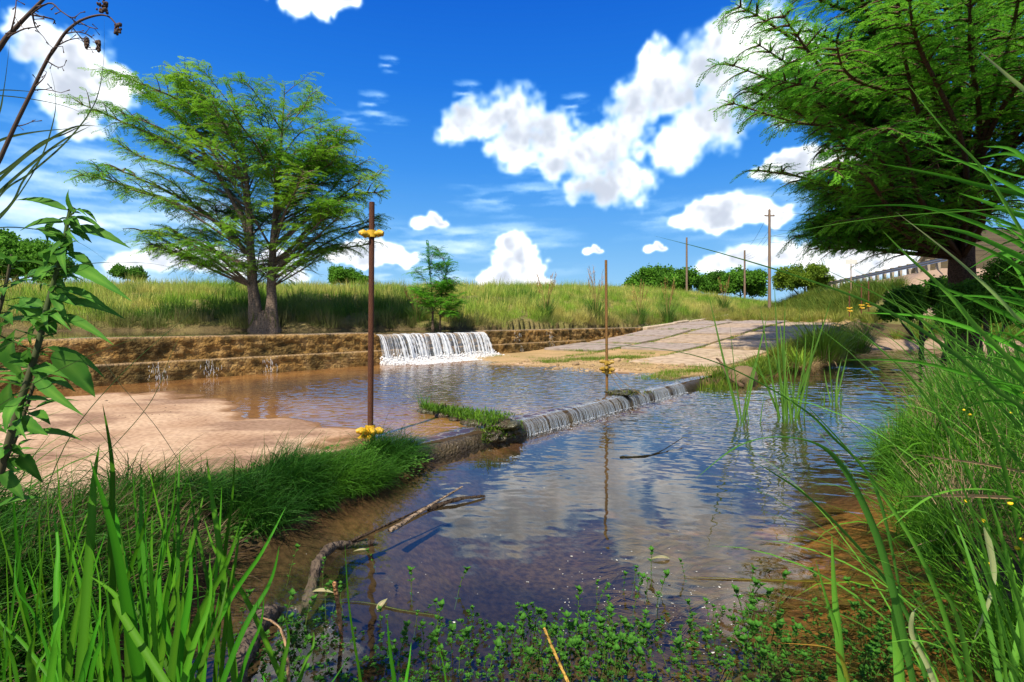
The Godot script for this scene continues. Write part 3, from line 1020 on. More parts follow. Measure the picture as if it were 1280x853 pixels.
func build_trees() -> void:
	rng.seed = 101
	var dpx := 21.0
	var o := thing("cypress_tree", at(330, 413, dpx), "big feathery green bald cypress with a double trunk behind the dam", "tree", "cypress trees")
	var A := func(px: float, py: float, dz := 0.0) -> Vector3:
		var p := at(px, py, dpx)
		p.z -= dz
		return p
	var yellowish := func(p: Vector3) -> Color:
		var k := clampf(0.45 + nz.get_noise_3d(p.x * 5.0, p.y * 5.0, p.z * 5.0) * 1.1 + rf(-0.25, 0.25), 0, 1)
		return Color(0.110, 0.310, 0.022).lerp(Color(0.270, 0.500, 0.034), k)
	var limbs := [
		[[A.call(312, 335), A.call(270, 315), A.call(225, 296), A.call(175, 290)], 0.10],
		[[A.call(313, 320), A.call(260, 270), A.call(200, 235), A.call(130, 205)], 0.11],
		[[A.call(311, 290), A.call(270, 215), A.call(225, 150), A.call(180, 118)], 0.10],
		[[A.call(340, 310), A.call(390, 270), A.call(440, 245), A.call(480, 240)], 0.11],
		[[A.call(342, 330), A.call(390, 315), A.call(430, 310), A.call(465, 305)], 0.08],
		[[A.call(345, 270), A.call(385, 215), A.call(420, 180), A.call(432, 165)], 0.09]]
	grow(o, [[A.call(322, 416), A.call(317, 370), A.call(313, 310), A.call(309, 240), A.call(300, 160), A.call(285, 100)], [A.call(340, 416), A.call(339, 370), A.call(341, 310), A.call(346, 240), A.call(352, 170), A.call(356, 105)]], [0.27, 0.24],
		[[A.call(245, 192), Vector3(5.0, 3.5, 4.2), 0.42], [A.call(330, 175), Vector3(3.4, 3.0, 3.8), 0.27], [A.call(410, 235), Vector3(2.4, 2.7, 3.0), 0.27], [A.call(300, 310), Vector3(4.0, 1.0, 3.0), 0.22], [A.call(330, 345), Vector3(1.6, 0.7, 1.6), 0.05]], 160,
		{"bark": Color(0.20, 0.15, 0.115), "tint": yellowish, "rise": [0.2, 0.8], "clear": 1.7, "limb_r": 0.042, "twigs": 5.0, "step": 0.105, "scale": 0.95, "twig": 1.1, "droop": 0.18, "flare": 0.75, "flare_k": 14.0, "limbs": limbs, "spray": spray_mesh(8, 0.34, 0.10, 0.030, 0.05)})
	var bole := MB.new()
	var foot: Vector3 = A.call(331, 418) - o.position
	bole.tube(smooth([foot, foot + Vector3(0, 0.25, 0), foot + Vector3(-0.02, 0.55, 0), foot + Vector3(-0.03, 0.95, 0)], 4), PackedFloat32Array([0.66, 0.60, 0.54, 0.49, 0.46, 0.43, 0.41, 0.39, 0.36, 0.32, 0.26, 0.16, 0.03]), 22, Color(0.20, 0.15, 0.115), 0.07)
	put("bole", bole.mesh(M.bark), o)
	# the near cypress on the opposite bank
	dpx = 14.0
	rng.seed = 202
	o = thing("cypress_tree", Vector3(12.0, land(12.0, -14.0) - 0.05, -14.0), "huge cypress with a thick dark trunk and drooping boughs above the reeds", "tree", "cypress trees")
	var lush := func(p: Vector3) -> Color:
		var k := clampf(0.45 + nz.get_noise_3d(p.x * 5.0, p.y * 5.0, p.z * 5.0) * 1.0 + rf(-0.25, 0.25), 0, 1)
		return Color(0.075, 0.290, 0.026).lerp(Color(0.200, 0.510, 0.034), k)
	limbs = [
		[[A.call(1190, 300), A.call(1140, 235), A.call(1090, 200, -0.4), A.call(1040, 180, -0.6), A.call(1010, 200, -0.8)], 0.21],
		[[A.call(1105, 207, -0.3), A.call(1088, 160, -0.4), A.call(1078, 100, -0.5), A.call(1090, 30, -0.4)], 0.13],
		[[A.call(1052, 186, -0.6), A.call(1042, 215, -0.6), A.call(1034, 245, -0.7), A.call(1025, 290, -0.8)], 0.06],
		[[A.call(1185, 265), A.call(1140, 250, 0.8), A.call(1080, 255, 1.2), A.call(1015, 280, 1.6)], 0.12],
		[[A.call(1195, 190), A.call(1120, 110, -1.0), A.call(1040, 80, -1.6), A.call(960, 95, -2.0)], 0.15],
		[[A.call(1200, 140), A.call(1150, 40, 1), A.call(1090, -40, 1.6), A.call(1030, -80, 2)], 0.15],
		[[A.call(1195, 170), A.call(1130, 140, 0.6), A.call(1030, 120, 0.5), A.call(945, 140, 0.2)], 0.12]]
	grow(o, [[A.call(1203, 470), A.call(1204, 400), A.call(1202, 300), A.call(1196, 200), A.call(1200, 80), A.call(1196, -60), A.call(1205, -190)], [A.call(1206, 300), A.call(1222, 200), A.call(1238, 90), A.call(1262, -40), A.call(1280, -120)]], [0.66, 0.36],
		[[Vector3(11.4, 9.0, -15.2), Vector3(5.6, 4.6, 4.6), 0.55], [A.call(1030, 110), Vector3(2.4, 2.0, 2.6), 0.16], [A.call(1058, 252), Vector3(2.1, 1.5, 2.5), 0.27], [A.call(1020, 290), Vector3(0.9, 0.7, 1.2), 0.06], [A.call(1240, 230, 1.5), Vector3(2.6, 2.0, 2.4), 0.05]], 178,
		{"bark": Color(0.115, 0.070, 0.050), "tint": lush, "rise": [0.0, 0.45], "clear": 4.2, "limb_r": 0.085, "twigs": 5.0, "step": 0.10, "scale": 1.0, "clear_of": func(p: Vector3) -> bool: return p.z > -14.6 and p.x / -p.z > 0.70 and p.x / -p.z < 0.97 and p.y < 8.5, "twig": 1.2, "droop": 0.22, "flare": 0.5, "flare_k": 22.0, "limbs": limbs, "spray": spray_mesh(10, 0.36, 0.095, 0.026, 0.04)})
	# the young one on the pond's shore
	dpx = 22.8
	rng.seed = 303
	o = thing("cypress_sapling", A.call(545, 410), "young slender cypress on the pond shore beyond the waterfall", "tree", "cypress trees")
	grow(o, [[A.call(541, 412), A.call(540, 370), A.call(537, 335), A.call(535, 306)], [A.call(550, 412), A.call(551, 380), A.call(556, 350), A.call(561, 325)]], [0.045, 0.035],
		[[A.call(541, 345), Vector3(0.95, 1.3, 0.9), 0.7], [A.call(556, 372), Vector3(0.85, 0.9, 0.8), 0.5]], 44,
		{"bark": Color(0.12, 0.09, 0.065), "tint": lush, "rise": [0.2, 0.6], "clear": 0.4, "limb_r": 0.018, "twigs": 9.0, "step": 0.055, "scale": 0.75, "twig": 0.55, "droop": 0.1, "limbs": [], "spray": spray_mesh(7, 0.32, 0.10, 0.034, 0.04)})

func leaf_clump(count: int, size: float) -> ArrayMesh:
	var b := MB.new()
	for k in count:
		var p := Vector3(rf(-1, 1), rf(-1, 1), rf(-1, 1)) * 0.5
		var d := Vector3(rf(-1, 1), rf(-0.5, 0.7), rf(-1, 1)).normalized()
		var s := d.cross(Vector3(rf(-1, 1), rf(-1, 1), rf(-1, 1))).normalized() * size * 0.4
		var nn := s.cross(d).normalized()
		if nn.y < 0: nn = -nn
		var a := b.vert(p, nn, Color.WHITE)
		b.vert(p + d * size * 0.5 - s, nn, Color.WHITE)
		b.vert(p + d * size, nn, Color.WHITE)
		b.vert(p + d * size * 0.5 + s, nn, Color.WHITE)
		b.quad(a, a + 1, a + 2, a + 3)
	return b.mesh(M.leaf)

func bush(called: String, label: String, where: Vector3, blobs: Array, count: int, clump: Mesh, size: float, dark: Color, light: Color, group := "trees beyond the field") -> void:
	var o := thing(called, where, label, "tree" if "tree" in called else "shrub", group)
	var b := MB.new()
	var top: Vector3 = blobs[0][0]
	b.tube(smooth([Vector3(0, -0.3, 0), Vector3(0.1, top.y * 0.4, 0), top], 4), taper(9, maxf(0.06, top.y * 0.05), 0.03), 7, Color(0.10, 0.075, 0.055), 0.1)
	for q in blobs:
		b.tube(smooth([Vector3(0.05, top.y * 0.3, 0), (q[0] as Vector3) * 0.75, q[0]], 3), taper(7, maxf(0.04, top.y * 0.025), 0.02), 5, Color(0.10, 0.075, 0.055), 0.1)
	put("trunk", b.mesh(M.bark), o)
	var lobes := []
	for q in blobs:
		for j in 9:
			var d0 := Vector3(rf(-1, 1), rf(-0.6, 1), rf(-1, 1)).normalized() * rf(0.5, 0.95)
			lobes.append([(q[0] as Vector3) + d0 * q[1], (q[1] as Vector3) * rf(0.25, 0.5)])
	var places := []
	var cols := []
	for k in int(count * 1.9):
		var q: Array = lobes[rng.randi() % lobes.size()]
		var d := Vector3(rf(-1, 1), rf(-1, 1), rf(-1, 1)).normalized() * pow(rf(0.2, 1.0), 0.4)
		var p: Vector3 = q[0] + d * q[1] * (1.0 + 0.25 * nz.get_noise_3d(d.x * 30, d.y * 30 + k, d.z * 30))
		var z := size * rf(0.4, 0.95)
		places.append(Transform3D(Basis.from_euler(Vector3(rf(0, 6), rf(0, 6), rf(0, 6))).scaled(Vector3(z, z, z)), p))
		cols.append(dark.lerp(light, clampf(0.5 + nz.get_noise_3d(p.x * 8, p.y * 8, p.z * 8) + rf(-0.3, 0.3), 0, 1)))
	many("crown", clump, places, cols, o)

func build_far() -> void:
	rng.seed = 505
	var clump := leaf_clump(16, 0.34)
	var D := Color(0.050, 0.140, 0.016)
	var L := Color(0.125, 0.310, 0.026)
	var tree := func(called: String, label: String, d: float, parts: Array, count: int, size: float, dark: Color, light: Color) -> void:
		# parts: [px, py, half-width px, half-height px]
		var px: float = parts[0][0]
		var where := at(px, 402, d)
		where.y = land(where.x, where.z)
		var blobs := []
		for q in parts:
			var c := at(q[0], q[1], d) - where
			c.z = rf(-1.0, 1.0) * q[2] * d / F * 0.3
			blobs.append([c, Vector3(q[2] * d / F, q[3] * d / F, q[2] * d / F * 0.9)])
		bush(called, label, where, blobs, count, clump, size, dark, light)
	tree.call("far_tree", "broad dark oak tree on the skyline right of the yellowish post", 75.0, [[838, 352, 30, 20], [815, 355, 26, 18], [862, 354, 20, 18], [800, 360, 18, 12]], 1500, 1.15, D, L)
	tree.call("far_tree", "rounded green tree behind the dark utility pole", 82.0, [[925, 352, 26, 18], [902, 356, 20, 15], [945, 354, 16, 16]], 1100, 1.1, D, L)
	tree.call("far_tree", "dark low tree between the two skyline tree clumps", 85.0, [[893, 356, 16, 12]], 400, 1.0, D, L * 0.8)
	tree.call("far_tree", "bright yellow-green tree right of the tall utility pole", 62.0, [[1006, 348, 22, 18], [990, 352, 16, 14], [1028, 356, 14, 12]], 1200, 0.75, Color(0.075, 0.15, 0.015), Color(0.20, 0.30, 0.025))
	tree.call("far_tree", "wide green tree at the field's left edge", 34.0, [[20, 325, 45, 30], [-20, 320, 50, 36], [55, 336, 25, 18]], 2400, 0.62, D * 1.2, L * 1.2)
	tree.call("shrub", "small dark round shrub on the left crest of the field", 50.0, [[158, 343, 18, 9]], 420, 0.55, D, L)
	tree.call("shrub", "dark shrub on the crest beside the rusty post", 42.0, [[432, 346, 22, 12]], 600, 0.5, D, L)
	tree.call("shrub", "low dark shrub below the guard rail", 26.0, [[1150, 378, 30, 20], [1185, 372, 32, 26], [1122, 388, 18, 14]], 1700, 0.45, D * 0.8, L * 0.75)
	tree.call("shrub", "leafy green bush under the big cypress", 18.5, [[1235, 385, 45, 40], [1275, 365, 40, 50]], 2200, 0.36, D, L)
	# utility poles and wires
	var pole := func(px: float, top: float, d: float, r: float, label: String, arm: bool) -> Vector3:
		var p := at(px, 402, d)
		p.y = land(p.x, p.z) - 0.3
		var h := at(px, top, d).y - p.y
		var o := thing("utility_pole", p, label, "pole", "utility poles")
		var b := MB.new()
		b.tube(PackedVector3Array([Vector3.ZERO, Vector3(0, h * 0.5, 0), Vector3(0, h, 0)]), PackedFloat32Array([r * 1.15, r, r * 0.85]), 8, Color(0.24, 0.17, 0.12), 0.02)
		put("shaft", b.mesh(M.wood), o)
		if arm:
			var a := MB.new()
			a.box(Vector3(-0.55, h - 0.75, -0.07), Vector3(0.55, h - 0.62, 0.07), Color(0.2, 0.15, 0.11), 0.01)
			put("crossarm", a.mesh(M.wood), o)
			for x in [-0.45, 0.0, 0.45]:
				var g := MB.new()
				g.lump(Vector3(x, h - (0.56 if x != 0.0 else -0.05), 0), Vector3(0.05, 0.09, 0.05), 4, 0.0, 1, Color(0.5, 0.5, 0.5))
				put("insulator", g.mesh(M.plain), o)
		return p + Vector3(0, h, 0)
	var p1: Vector3 = pole.call(962.0, 262.0, 58.0, 0.15, "tall brown utility pole with a crossarm beside the bright tree", true)
	var p2: Vector3 = pole.call(858.5, 297.0, 70.0, 0.13, "grey utility pole in front of the broad dark tree", false)
	var p3: Vector3 = pole.call(931.0, 313.0, 78.0, 0.14, "short dark utility pole in front of the rounded tree", false)
	var k := 0
	for y in [-0.2, -2.2, -2.9, -3.6]:
		var a := p1 + Vector3(0, y, 0)
		var far_end := Vector3(60, 8.5 + y * 0.4, -40)
		var w := thing("power_line", a, ["topmost", "second", "third", "lowest"][k] + " thin power line strung between the utility poles", "wire", "power lines")
		var b := MB.new()
		var left := p3 + Vector3(0, minf(0.0, y * 0.35) - 0.1, 0)
		var span := PackedVector3Array()
		for ends in [[left - a, Vector3.ZERO], [Vector3.ZERO, far_end - a]]:
			for j in 8:
				var u := j / 8.0
				span.append((ends[0] as Vector3).lerp(ends[1], u) - Vector3(0, 4.0 * u * (1.0 - u) * 0.5, 0))
		span.append(far_end - a)
		b.tube(span, taper(17, 0.014, 0.014), 4, Color(0.03, 0.03, 0.03))
		put("strand", b.mesh(M.plain), w)
		k += 1
	# the bridge road's bank and guard rail
	var emb := MB.new()
	var line := []
	for j in 21:
		var u := j / 20.0
		line.append(Vector3(lerpf(37.5, 31.6, u), lerpf(5.3, 5.6, u), lerpf(-66.0, -38.5, u)))
	for j in 21:
		var p: Vector3 = line[j]
		if j == 20:
			p += Vector3(-0.5, -4.5, 4.5)
		var rows := [[14.0, 0.0], [0.6, 0.0], [0.0, -0.08], [-2.0, -1.2], [-4.2, -2.3], [-6.5, -3.2], [-9.0, -4.6]]
		for r in rows:
			var q := p + Vector3(r[0], r[1], 0) + Vector3(0, 0.25 * nz.get_noise_2d(p.z * 12.0, r[0] * 12.0), 0)
			emb.v.append(q); emb.n.append(Vector3(-0.4, 0.9, 0)); 
			emb.c.append(Color(0.13, 0.13, 0.05) if r[0] < -4.0 else Color(0.36, 0.265, 0.195).lerp(Color(0.27, 0.20, 0.15), clampf(0.5 + nz2.get_noise_2d(q.x * 30, q.z * 30), 0, 1)))
		if j > 0:
			for m in 6:
				var a := (j - 1) * 7 + m
				emb.quad(a, a + 1, a + 8, a + 7)
	normals(emb)
	structure("embankment", emb.mesh(M.sand), "pale bare bank carrying the bridge road")
	var g := thing("guard_rail", line[10], "grey guard rail along the bridge road above the pale bank", "guard rail")
	for j in range(0, 20):
		var p := (line[j] as Vector3) + Vector3(0.3, 0, 0)
		var pb := MB.new()
		pb.box(Vector3(-0.12, -0.4, -0.1), Vector3(0.12, 0.86, 0.1), Color(0.42, 0.36, 0.27), 0.02, Transform3D(Basis(), p - g.position))
		put("post", pb.mesh(M.wood), g)
	var rb := MB.new()
	for j in 20:
		var a := (line[j] as Vector3) + Vector3(0.12, 0, 0) - g.position
		var c := (line[j + 1] as Vector3) + Vector3(0.12, 0, 0) - g.position
		for yy in [[0.42, 0.52, 0.0, 0.06], [0.52, 0.60, 0.06, 0.0], [0.60, 0.70, 0.0, 0.06], [0.70, 0.76, 0.06, 0.0]]:
			rb.flat(a + Vector3(yy[2], yy[0], 0), c + Vector3(yy[2], yy[0], 0), c + Vector3(yy[3], yy[1], 0), a + Vector3(yy[3], yy[1], 0), Color(0.30, 0.32, 0.33))
	put("rail", rb.mesh(M.metal), g)
	var sp := at(1064, 395, 44)
	var sg := thing("road_sign", sp, "small pale rectangular sign on a thin post by the bridge road", "sign")
	var sb := MB.new()
	sb.tube(PackedVector3Array([Vector3(0, -1.0, 0), Vector3(0, 4.75, 0)]), PackedFloat32Array([0.04, 0.04]), 6, Color(0.35, 0.3, 0.25))
	put("post", sb.mesh(M.rust), sg)
	sb = MB.new()
	sb.box(Vector3(-0.5, 4.3, 0.045), Vector3(0.5, 4.7, 0.065), Color(0.55, 0.55, 0.5), 0.01)
	put("plate", sb.mesh(M.plain), sg)

func post_thing(where: Vector3, h: float, r: float, col: Color, label: String, clamps: Array, lean := 0.0) -> Node3D:
	var o := thing("ford_post", where, label, "post", "flood posts along the ford")
	var b := MB.new()
	b.tube(PackedVector3Array([Vector3(0, -0.2, 0), Vector3(lean * 0.3, h * 0.33, 0), Vector3(lean * 0.7, h * 0.7, 0), Vector3(lean, h, 0)]), PackedFloat32Array([r, r, r * 0.97, r * 0.95]), 10, col, 0.01)
	put("pipe", b.mesh(M.rust), o)
	for c in clamps:
		var q: Array = c
		var m := MB.new()
		var cy: float = q[0]
		var k: float = q[1]
		var yc := Color(0.62, 0.40, 0.012) if q[2] == 0 else Color(0.34, 0.23, 0.03)
		m.tube(PackedVector3Array([Vector3(lean * cy / h, cy - 0.035 * k, 0), Vector3(lean * cy / h, cy + 0.035 * k, 0)]), PackedFloat32Array([r + 0.02 * k, r + 0.02 * k]), 10, yc)
		for an in q[3]:
			var d := Vector3(cos(an), 0, sin(an))
			var p0: Vector3 = Vector3(lean * cy / h, cy + rf(-0.02, 0.02) * k, 0) + d * r
			m.tube(smooth([p0, p0 + d * 0.045 * k, p0 + d * 0.06 * k + Vector3(0, 0.008, 0), p0 + d * 0.10 * k], 2), PackedFloat32Array([0.026 * k, 0.026 * k, 0.034 * k, 0.036 * k, 0.034 * k, 0.026 * k, 0.02 * k]), 8, yc)
		put("collar", m.mesh(M.yellow), o)
	return o

func build_posts() -> void:
	rng.seed = 606
	var p := Vector3(-1.70, ford_height(-2.2, -0.7) - 0.02, -6.33)
	post_thing(p, 2.83, 0.034, Color(0.085, 0.038, 0.022), "dark rusty pipe post with yellow collars standing by the dry sand", [[2.45, 1.15, 0, [0.2, PI - 0.1, 2.2, -0.7]], [0.11, 1.3, 0, [0.15, PI - 0.2, 1.1, 2.1]], [0.03, 1.2, 0, [1.4, 2.4]]], 0.02)
	p = Vector3(1.89, 0.16, -10.5)
	var o := post_thing(p, 2.66, 0.027, Color(0.19, 0.125, 0.05), "yellowish brown pipe post with a worn collar at the weir", [[0.62, 1.2, 1, [0.2, PI, 1.3]], [0.50, 1.35, 1, [0.6, PI - 0.4, 1.8]], [0.42, 0.9, 1, [2.6, 0.9]]], -0.02)
	var b := MB.new()
	b.tube(smooth([Vector3(0.03, 0.55, 0.02), Vector3(0.28, 0.25, 0.3), Vector3(0.62, 0.02, 0.55)], 5), taper(11, 0.006, 0.006), 5, Color(0.16, 0.12, 0.05))
	put("cable", b.mesh(M.rust), o)
	b = MB.new()
	b.tube(smooth([Vector3(0.01, 0.5, 0.02), Vector3(0.12, 0.28, 0.15), Vector3(0.30, 0.03, 0.3)], 5), taper(11, 0.005, 0.005), 5, Color(0.16, 0.12, 0.05))
	put("cable", b.mesh(M.rust), o)
	for q in [[1077, 388, 33.0, 1.6, "far rusty ford post left of its twin by the pale bank"], [1086, 386, 33.5, 1.75, "far rusty ford post right of its twin by the pale bank"], [1062, 392, 33.0, 1.4, "shortest far rusty ford post beside the sign"]]:
		var w := at(q[0], q[1], q[2])
		post_thing(w, q[3], 0.04, Color(0.12, 0.06, 0.035), q[4], [[0.32, 1.3, 0, [0.2, PI]], [0.15, 1.4, 0, [0.5, 2.6]]])

# ---------------------------------------------------------------- grass
func tuft(count: int, h: float, w: float, spread: float, lean: float, curve: float, segs: int, m: Material, low := Color(1.0, 1.0, 1.0)) -> ArrayMesh:
	var b := MB.new()
	for k in count:
		var an := rf(0, TAU)
		var r := spread * sqrt(rf(0, 1))
		var g := rf(0.75, 1.2)
		b.blade(Vector3(cos(an) * r, -0.03, sin(an) * r), an + rf(-0.6, 0.6), h * rf(0.45, 1.0), w * rf(0.7, 1.3), rf(0.0, lean), rf(0.1, curve), low * g, Color(1, 1, 1) * g, segs, 0.0, rf(-1, 1))
	return b.mesh(m)
func swept_tuft(count: int, h: float, w: float, spread: float, fan: float, lean: Vector2, curve: Vector2, dry: float) -> ArrayMesh:
	# blades that mostly sweep towards +x, some of them withered
	var b := MB.new()
	for k in count:
		var an := rf(0, TAU)
		var r := spread * sqrt(rf(0, 1))
		var g := rf(0.6, 1.3)
		var c := Color(g, g, g)
		if rf(0, 1) < dry:
			c = Color(2.6 * g, 1.25 * g, 2.4 * g)
		b.blade(Vector3(cos(an) * r, -0.03, sin(an) * r), rf(-fan, fan), h * rf(0.35, 1.0), w * rf(0.6, 1.3), rf(lean.x, lean.y), rf(curve.x, curve.y), c, c, 6, 0.0, rf(-1.2, 1.2))
	return b.mesh(M.blade)
func swept(p: Vector3, turn: float, k: float, tilt := 0.2) -> Transform3D:
	return Transform3D(Basis.from_euler(Vector3(rf(-tilt, tilt), turn, rf(-tilt, tilt))).scaled(Vector3(k, k * rf(0.8, 1.2), k)), p)
func place(p: Vector3, k: float, ky := 1.0, tilt := 0.12) -> Transform3D:
	return Transform3D(Basis.from_euler(Vector3(rf(-tilt, tilt), rf(0, TAU), rf(-tilt, tilt))).scaled(Vector3(k, k * ky, k)), p)

func scatter(called: String, label: String, meshes: Array, spots: Array, category := "") -> void:
	# spots: [Transform3D, Color]; one object a mesh variant
	for k in meshes.size():
		var places := []
		var cols := []
		for j in range(k, spots.size(), meshes.size()):
			places.append(spots[j][0])
			cols.append(spots[j][1])
		if places.size():
			tag(many(called, meshes[k], places, cols), label, category, "", "stuff")

func build_grass() -> void:
	rng.seed = 707
	# the field behind the dam
	var tall := [tuft(34, 0.75, 0.020, 0.30, 0.35, 0.9, 3, M.blade), tuft(34, 0.6, 0.018, 0.34, 0.5, 1.1, 3, M.blade), tuft(30, 0.9, 0.016, 0.25, 0.25, 0.7, 3, M.blade)]
	var spots := []
	for k in 15000:
		var x := rf(-34, 40)
		var w := pow(rf(0, 1), 1.5) * 46.0 + 0.15
		var z := shore_z(x) - w
		if absf(x / z) > 1.1:
			continue
		var p := Vector3(x, land(x, z), z)
		var k1 := nz2.get_noise_2d(x * 2.2, z * 3.5)
		var k2 := nz.get_noise_2d(x * 5.0, z * 5.0)
		var c := Color(0.25, 0.43, 0.04).lerp(Color(0.56, 0.53, 0.14), clampf(0.50 + k1 * 1.8 + rf(-0.25, 0.25), 0, 1))
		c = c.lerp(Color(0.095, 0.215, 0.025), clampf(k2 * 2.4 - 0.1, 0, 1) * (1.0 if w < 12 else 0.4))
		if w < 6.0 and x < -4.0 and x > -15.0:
			c = c.lerp(Color(0.045, 0.115, 0.016), 0.75)  # shade of the old cypress painted into the grass around it
		if w < 0.8:
			c = c.lerp(Color(0.22, 0.16, 0.085), rf(0.2, 0.7))
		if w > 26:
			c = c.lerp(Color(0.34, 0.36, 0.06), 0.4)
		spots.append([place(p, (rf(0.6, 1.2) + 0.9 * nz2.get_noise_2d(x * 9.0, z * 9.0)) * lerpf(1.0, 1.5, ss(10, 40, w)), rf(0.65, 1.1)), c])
	scatter("field_grass", "tall mixed green and straw grass covering the bank and field", tall, spots, "grass")
	# bunch grasses with seed stalks
	for q in [[745, 400, 31.5, 2.1, "tall bunch grass with seed plumes behind the yellowish post"], [800, 402, 35.0, 2.0, "bunch grass with rusty plumes, middle of three on the bank"], [835, 402, 38.0, 2.3, "broadest bunch grass with rusty plumes near the road's end"], [683, 404, 28.0, 1.6, "bunch grass left of the yellowish post on the bank"], [520, 404, 23.0, 1.1, "small bunch grass beside the young cypress"], [905, 398, 50.0, 2.3, "dark green bunch grass at the start of the road slabs"]]:
		var p := at(q[0], q[1], q[2])
		p.y = land(p.x, p.z)
		var o := thing("bunch_grass", p, q[4], "grass", "bunch grasses on the pond bank")
		var b := MB.new()
		for k in 150:
			var an := rf(0, TAU)
			var g := rf(0.7, 1.25)
			b.blade(Vector3(cos(an), 0, sin(an)) * rf(0, 0.35), an, q[3] * rf(0.5, 1.0), 0.028, rf(0.05, 0.4), rf(0.4, 1.5), Color(0.11, 0.22, 0.035) * g, Color(0.12, 0.23, 0.04) * g, 4)
		put("leaves", b.mesh(M.blade), o)
		b = MB.new()
		for k in 14:
			var an := rf(0, TAU)
			var h: float = q[3] * rf(1.0, 1.55)
			var top := Vector3(cos(an) * 0.5, h, sin(an) * 0.5)
			b.tube(smooth([Vector3.ZERO, Vector3(top.x * 0.4, h * 0.6, top.z * 0.4), top], 3), taper(7, 0.010, 0.006), 4, Color(0.24, 0.17, 0.06))
			for j in 9:
				b.blade(top * lerpf(0.75, 1.0, j / 8.0), rf(0, TAU), rf(0.12, 0.25), 0.03, rf(0.2, 0.8), 0.5, Color(0.30, 0.16, 0.05), Color(0.34, 0.20, 0.07), 2)
		put("foliage", b.mesh(M.dry), o)
	# along the road's joints and the gravel bar
	var short := [tuft(26, 0.16, 0.008, 0.14, 0.6, 1.0, 3, M.blade), tuft(26, 0.12, 0.007, 0.17, 0.7, 1.0, 3, M.blade)]
	spots = []
	var green := func() -> Color:
		return Color(0.10, 0.22, 0.018).lerp(Color(0.21, 0.29, 0.03), rf(0, 1))
	for row in 7:
		for k in 70:
			var s := 9.55 + row * 3.9 + rf(-0.12, 0.05)
			var t := rf(-9.3, -0.3)
			if nz.get_noise_2d(s * 20, t * 12) > 0.0:
				spots.append([place(st(s, t, ford_level(s) + 0.03), rf(0.6, 1.4)), green.call()])
	for col in [-6.36, -3.29]:
		for k in 160:
			var s := rf(9.6, 30)
			spots.append([place(st(s, col + rf(-0.1, 0.1), ford_level(s) + 0.03), rf(0.6, 1.2)), green.call()])
	for k in 330:      # green strips on the gravel
		var s := rf(8.2, 12.5)
		var t := -5.6 + (s - 8.2) * 0.35 + rf(-0.5, 0.5) if k % 2 == 0 else -0.75 + rf(-0.35, 0.4)
		if k % 2 == 1:
			s = rf(6.0, 10.0)
		spots.append([place(st(s, t, ford_height(s, t)), rf(0.7, 1.5)), green.call()])
	for k in 380:      # the road's verge beside the dam's end
		var s := rf(24, 60)
		spots.append([place(st(s, rf(-11.2, -9.6), ford_level(s)), rf(1.5, 3.0)), green.call()])
	scatter("road_grass", "short bright grass sprouting from the road joints and gravel", short, spots, "grass")
	# tufts along the pool's far side
	var clumpy := tuft(90, 0.75, 0.014, 0.22, 0.5, 1.3, 4, M.blade)
	var straw := tuft(80, 0.55, 0.012, 0.25, 0.8, 1.5, 4, M.dry)
	spots = []
	for k in 110:
		var s := rf(13, 24)
		var t := rf(0.1, 1.0) + (s - 13) * 0.03
		var p := st(s, t)
		spots.append([place(Vector3(p.x, land(p.x, p.z), p.z), rf(0.7, 1.3)), Color(0.15, 0.24, 0.02).lerp(Color(0.26, 0.27, 0.04), rf(0, 1))])
	for k in 420:      # greenery below the bridge road
		var x := rf(16, 34)
		var z := rf(-46, -24)
		if to_st(x, z).y < 1.2 or pool_dist(x, z) < (4.0 if z < -27.0 else 1.8):
			continue
		spots.append([place(Vector3(x, land(x, z), z), rf(1.0, 2.0)), Color(0.12, 0.22, 0.02).lerp(Color(0.24, 0.27, 0.04), rf(0, 1))])
	for k in 1100:      # on the bank of the bridge road
		var u := rf(0, 1)
		var dn := rf(1.6, 9.0)
		var p := Vector3(lerpf(37.5, 31.6, u) - dn, lerpf(5.3, 5.6, u) - dn * 0.52, lerpf(-66.0, -38.5, u))
		if nz.get_noise_2d(p.x * 6, p.z * 6) + dn * 0.07 > 0.2:
			spots.append([place(p, rf(1.2, 2.4)), Color(0.07, 0.16, 0.018).lerp(Color(0.22, 0.26, 0.04), rf(0, 1))])
	for k in 500:      # where the old road ends in the field
		var s := rf(33, 60)
		var p := st(s, rf(-10.0, 1.5), ford_level(s) - 0.03)
		spots.append([place(p, rf(0.7, 1.5)), Color(0.20, 0.27, 0.03).lerp(Color(0.36, 0.34, 0.08), rf(0, 1))])
	scatter("verge_grass", "bright bushy grass along the road edge beyond the pool", [clumpy], spots, "grass")
	spots = []
	for k in 60:
		var s := rf(13, 19)
		var p := st(s, rf(0.6, 1.3))
		spots.append([place(Vector3(p.x, maxf(0.0, land(p.x, p.z)), p.z), rf(0.6, 1.1)), Color(0.34, 0.24, 0.11)])
	scatter("dead_grass", "straw-coloured dead grass hanging into the pool's far edge", [straw], spots, "grass")
	# gravel
	var stone := MB.new()
	stone.lump(Vector3.ZERO, Vector3(1, 0.6, 0.8), 4, 0.3, 9, Color.WHITE)
	spots = []
	for k in 2600:
		var s := 6.0 + 5.5 * pow(rf(0, 1), 0.9)
		var t := rf(-6.6, -0.6)
		if nz.get_noise_2d(s * 14, t * 14) < -0.15 or s < 6.6 - 0.12 * (t + 4.0):
			continue
		var g := rf(0.6, 1.15)
		spots.append([place(st(s, t, ford_height(s, t)), rf(0.012, 0.05) * (1.6 if rf(0, 1) > 0.95 else 1.0), 1.0, 0.5), Color(0.44 * g, 0.31 * g, 0.16 * g)])
	scatter("gravel", "tan gravel washed up on the ford's right side", [stone.mesh(M.stone)], spots, "gravel")
	# along the road's foot beside the pool
	spots = []
